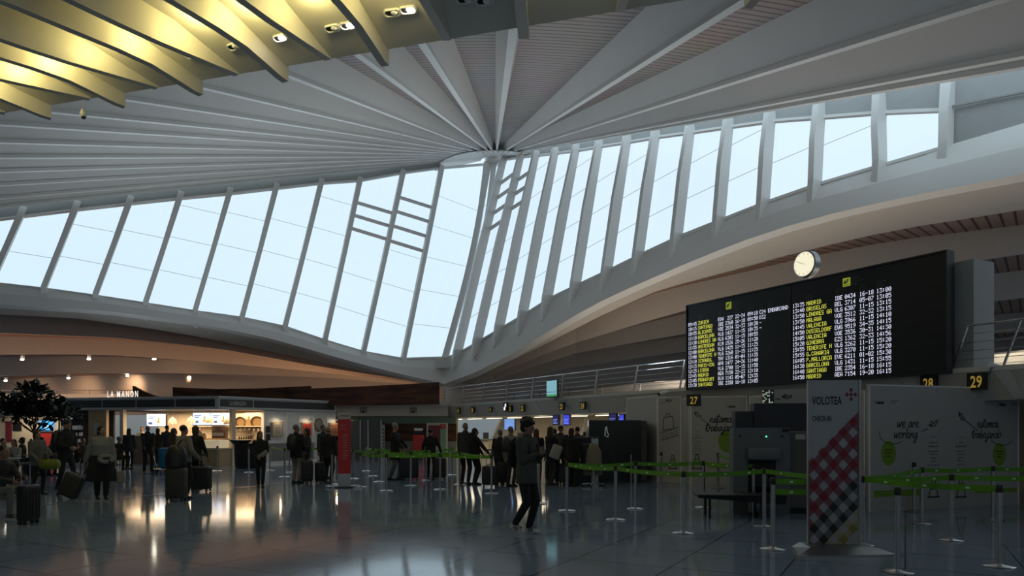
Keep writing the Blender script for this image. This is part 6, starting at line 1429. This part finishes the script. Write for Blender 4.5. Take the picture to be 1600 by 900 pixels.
P_(893, 760, 1.62, R(150), 'dark-haired person in the queue nearest the podium', cbk, cbk, hairb, 'mid')
P_(902, 748, 1.66, R(200), 'dark-haired person half hidden behind the podium', cdk, cbk, hairk, 'short')
P_(914, 744, 1.50, R(180), 'short person whose head shows above the podium', cdk, cbk, hairb, 'short')
# -- cafe crowd and kiosk staff
def seated(px, Y, H, yaw, label, top, hair, hs, hands=None, **k):
    p = V((W(px, 0, Y).x, Y, 0)); a_ = P_(0, 0, H, yaw, label, top, cbk, hair, hs, feet=((.12, .42, 0), (.12, .38, 0)), hands=hands or ((.16, .38, .72), (.16, .38, .72)), sit=True, pos=p, topstyle='sweater', **k)
    c = empty('cafe_chair', p, yaw, 'dark cafe chair under the '+label.split(' at ')[0].split(' by ')[0], 'chair', 'cafe chairs'); rounded('seat', (.42, .42, .05), .02, cbr, c, (0, 0, .385))
    rounded('backrest', (.40, .04, .35), .018, cbr, c, (0, .21, .68))
    for x in (-.18, .18):
        MB().cyl((x, -.17, 0), (x, -.17, .37), .015).build('leg', black, c); MB().cyl((x, .2, 0), (x, .22, .8), .015).build('leg', black, c)
    return a_
seated(5, 22.5, 1.72, R(70), 'seated person in grey by the tree at the far left', cgr, hairk, 'short')
seated(22, 24.5, 1.65, R(10), 'seated person in a pale top by the tree trunk', cwh, hairb, 'long')
seated(35, 27.2, 1.7, R(-60), 'seated person in charcoal by the red shop panel', cdk, hairk, 'mid')
seated(66, 25.5, 1.72, R(80), 'seated man in a pale shirt by the woman with the lime bag', clg, hairk, 'short')
seated(84, 27.5, 1.65, R(-20), 'seated person in black by the drinks fridge', cbk, hairb, 'mid')
seated(130, 27, 1.68, R(60), 'seated person in brown by the drinks fridge', cbr, hairb, 'short')
seated(172, 28.5, 1.72, R(-70), 'seated person in black at the bar stools, facing left', cbk, hairk, 'short')
seated(186, 29.2, 1.70, R(170), 'seated person in charcoal at the bar, back turned', cdk, hairg, 'short')
P_(202, 733, 1.62, R(190), 'standing person with brown hair at the left end of the bar', cdk, cbk, hairb, 'long')
for px, Yk, H, lab, hr, hs, tp in ((222, 33.2, 1.70, 'kiosk worker in white behind the bar', hairk, 'short', cwh), (247, 30.9, 1.62, 'customer with brown hair at the bar, left of the pendant', hairb, 'mid', cbr), (261, 30.6, 1.74, 'dark-haired customer at the bar below the pendant', hairk, 'short', cdk), (313, 33.6, 1.66, 'kiosk worker in a brown apron behind the pastry counter', hairb, 'bun', cbr)):
    P_(0, 0, H, R(10) if 'worker' in lab else R(175), lab, tp, cbk, hr, hs, pos=V((W(px, 0, Yk).x, Yk, 0)), hands=((.2, .3, 1.05), (.2, .3, 1.05)))
for px, Y, lab in ((12, 21.6, 'round cafe table in front of the seated person in grey'), (56, 24.6, 'round cafe table beside the tree'), (150, 28, 'round cafe table left of the bar stools')):
    r = empty('cafe_table', V((W(px, 0, Y).x, Y, 0)), 0, lab, 'table', 'round cafe tables'); MB().lathe((0, 0, .72), [(.34, 0), (.36, .01), (.36, .025), (.34, .03)], 28).build('tabletop', tvinyl if px != 56 else oak, r, smooth=True); MB().cyl((0, 0, .02), (0, 0, .72), .03).build('column', steel, r); MB().lathe((0, 0, 0), [(.22, 0), (.22, .015), (.04, .03)], 20).build('base', dgrey, r)
# ================================================================== TREE
TP = V((W(55, 0, 25.4).x, 25.4, 0)); tr = empty('potted_tree', TP, 0, 'broad dark-leaved indoor tree with branching stems above the cafe', 'tree')
MB().lathe((0, 0, 0), [(.3, 0), (.36, .05), (.42, .6), (.44, .62), (.38, .62), (.36, .55)], 24).build('pot', dgrey, tr, smooth=True); MB().lathe((0, 0, .54), [(.37, 0), (.3, .02)], 20).build('soil', bark, tr)
rnd = random.Random(11); tips = []
for px, py in ((8, 632), (22, 646), (34, 630), (48, 612), (58, 618), (62, 634), (78, 632), (88, 645), (70, 650), (44, 648), (100, 648)):
    Y = TP.y+rnd.uniform(-.7, .7); q = W(px, py, Y)-TP; tips.append(q)
b = MB()
for j, (bx, by) in enumerate(((0, 0), (.12, .05), (-.1, .04))): pass
fork = [V((-.15, 0, 1.25)), V((.15, .1, 1.1)), V((.0, -.05, 1.45))]
for f_ in fork: b.tube([V((f_.x*.3, f_.y*.3, .5)), f_*.6+V((0, 0, .35)), f_], [.05, .042, .034], 8)
for q in tips:
    f_ = min(fork, key=lambda k: (k-q).length); mid = f_.lerp(q, .5)+V((0, 0, -.12)); b.tube([f_, mid, q], [.028, .018, .010], 6)
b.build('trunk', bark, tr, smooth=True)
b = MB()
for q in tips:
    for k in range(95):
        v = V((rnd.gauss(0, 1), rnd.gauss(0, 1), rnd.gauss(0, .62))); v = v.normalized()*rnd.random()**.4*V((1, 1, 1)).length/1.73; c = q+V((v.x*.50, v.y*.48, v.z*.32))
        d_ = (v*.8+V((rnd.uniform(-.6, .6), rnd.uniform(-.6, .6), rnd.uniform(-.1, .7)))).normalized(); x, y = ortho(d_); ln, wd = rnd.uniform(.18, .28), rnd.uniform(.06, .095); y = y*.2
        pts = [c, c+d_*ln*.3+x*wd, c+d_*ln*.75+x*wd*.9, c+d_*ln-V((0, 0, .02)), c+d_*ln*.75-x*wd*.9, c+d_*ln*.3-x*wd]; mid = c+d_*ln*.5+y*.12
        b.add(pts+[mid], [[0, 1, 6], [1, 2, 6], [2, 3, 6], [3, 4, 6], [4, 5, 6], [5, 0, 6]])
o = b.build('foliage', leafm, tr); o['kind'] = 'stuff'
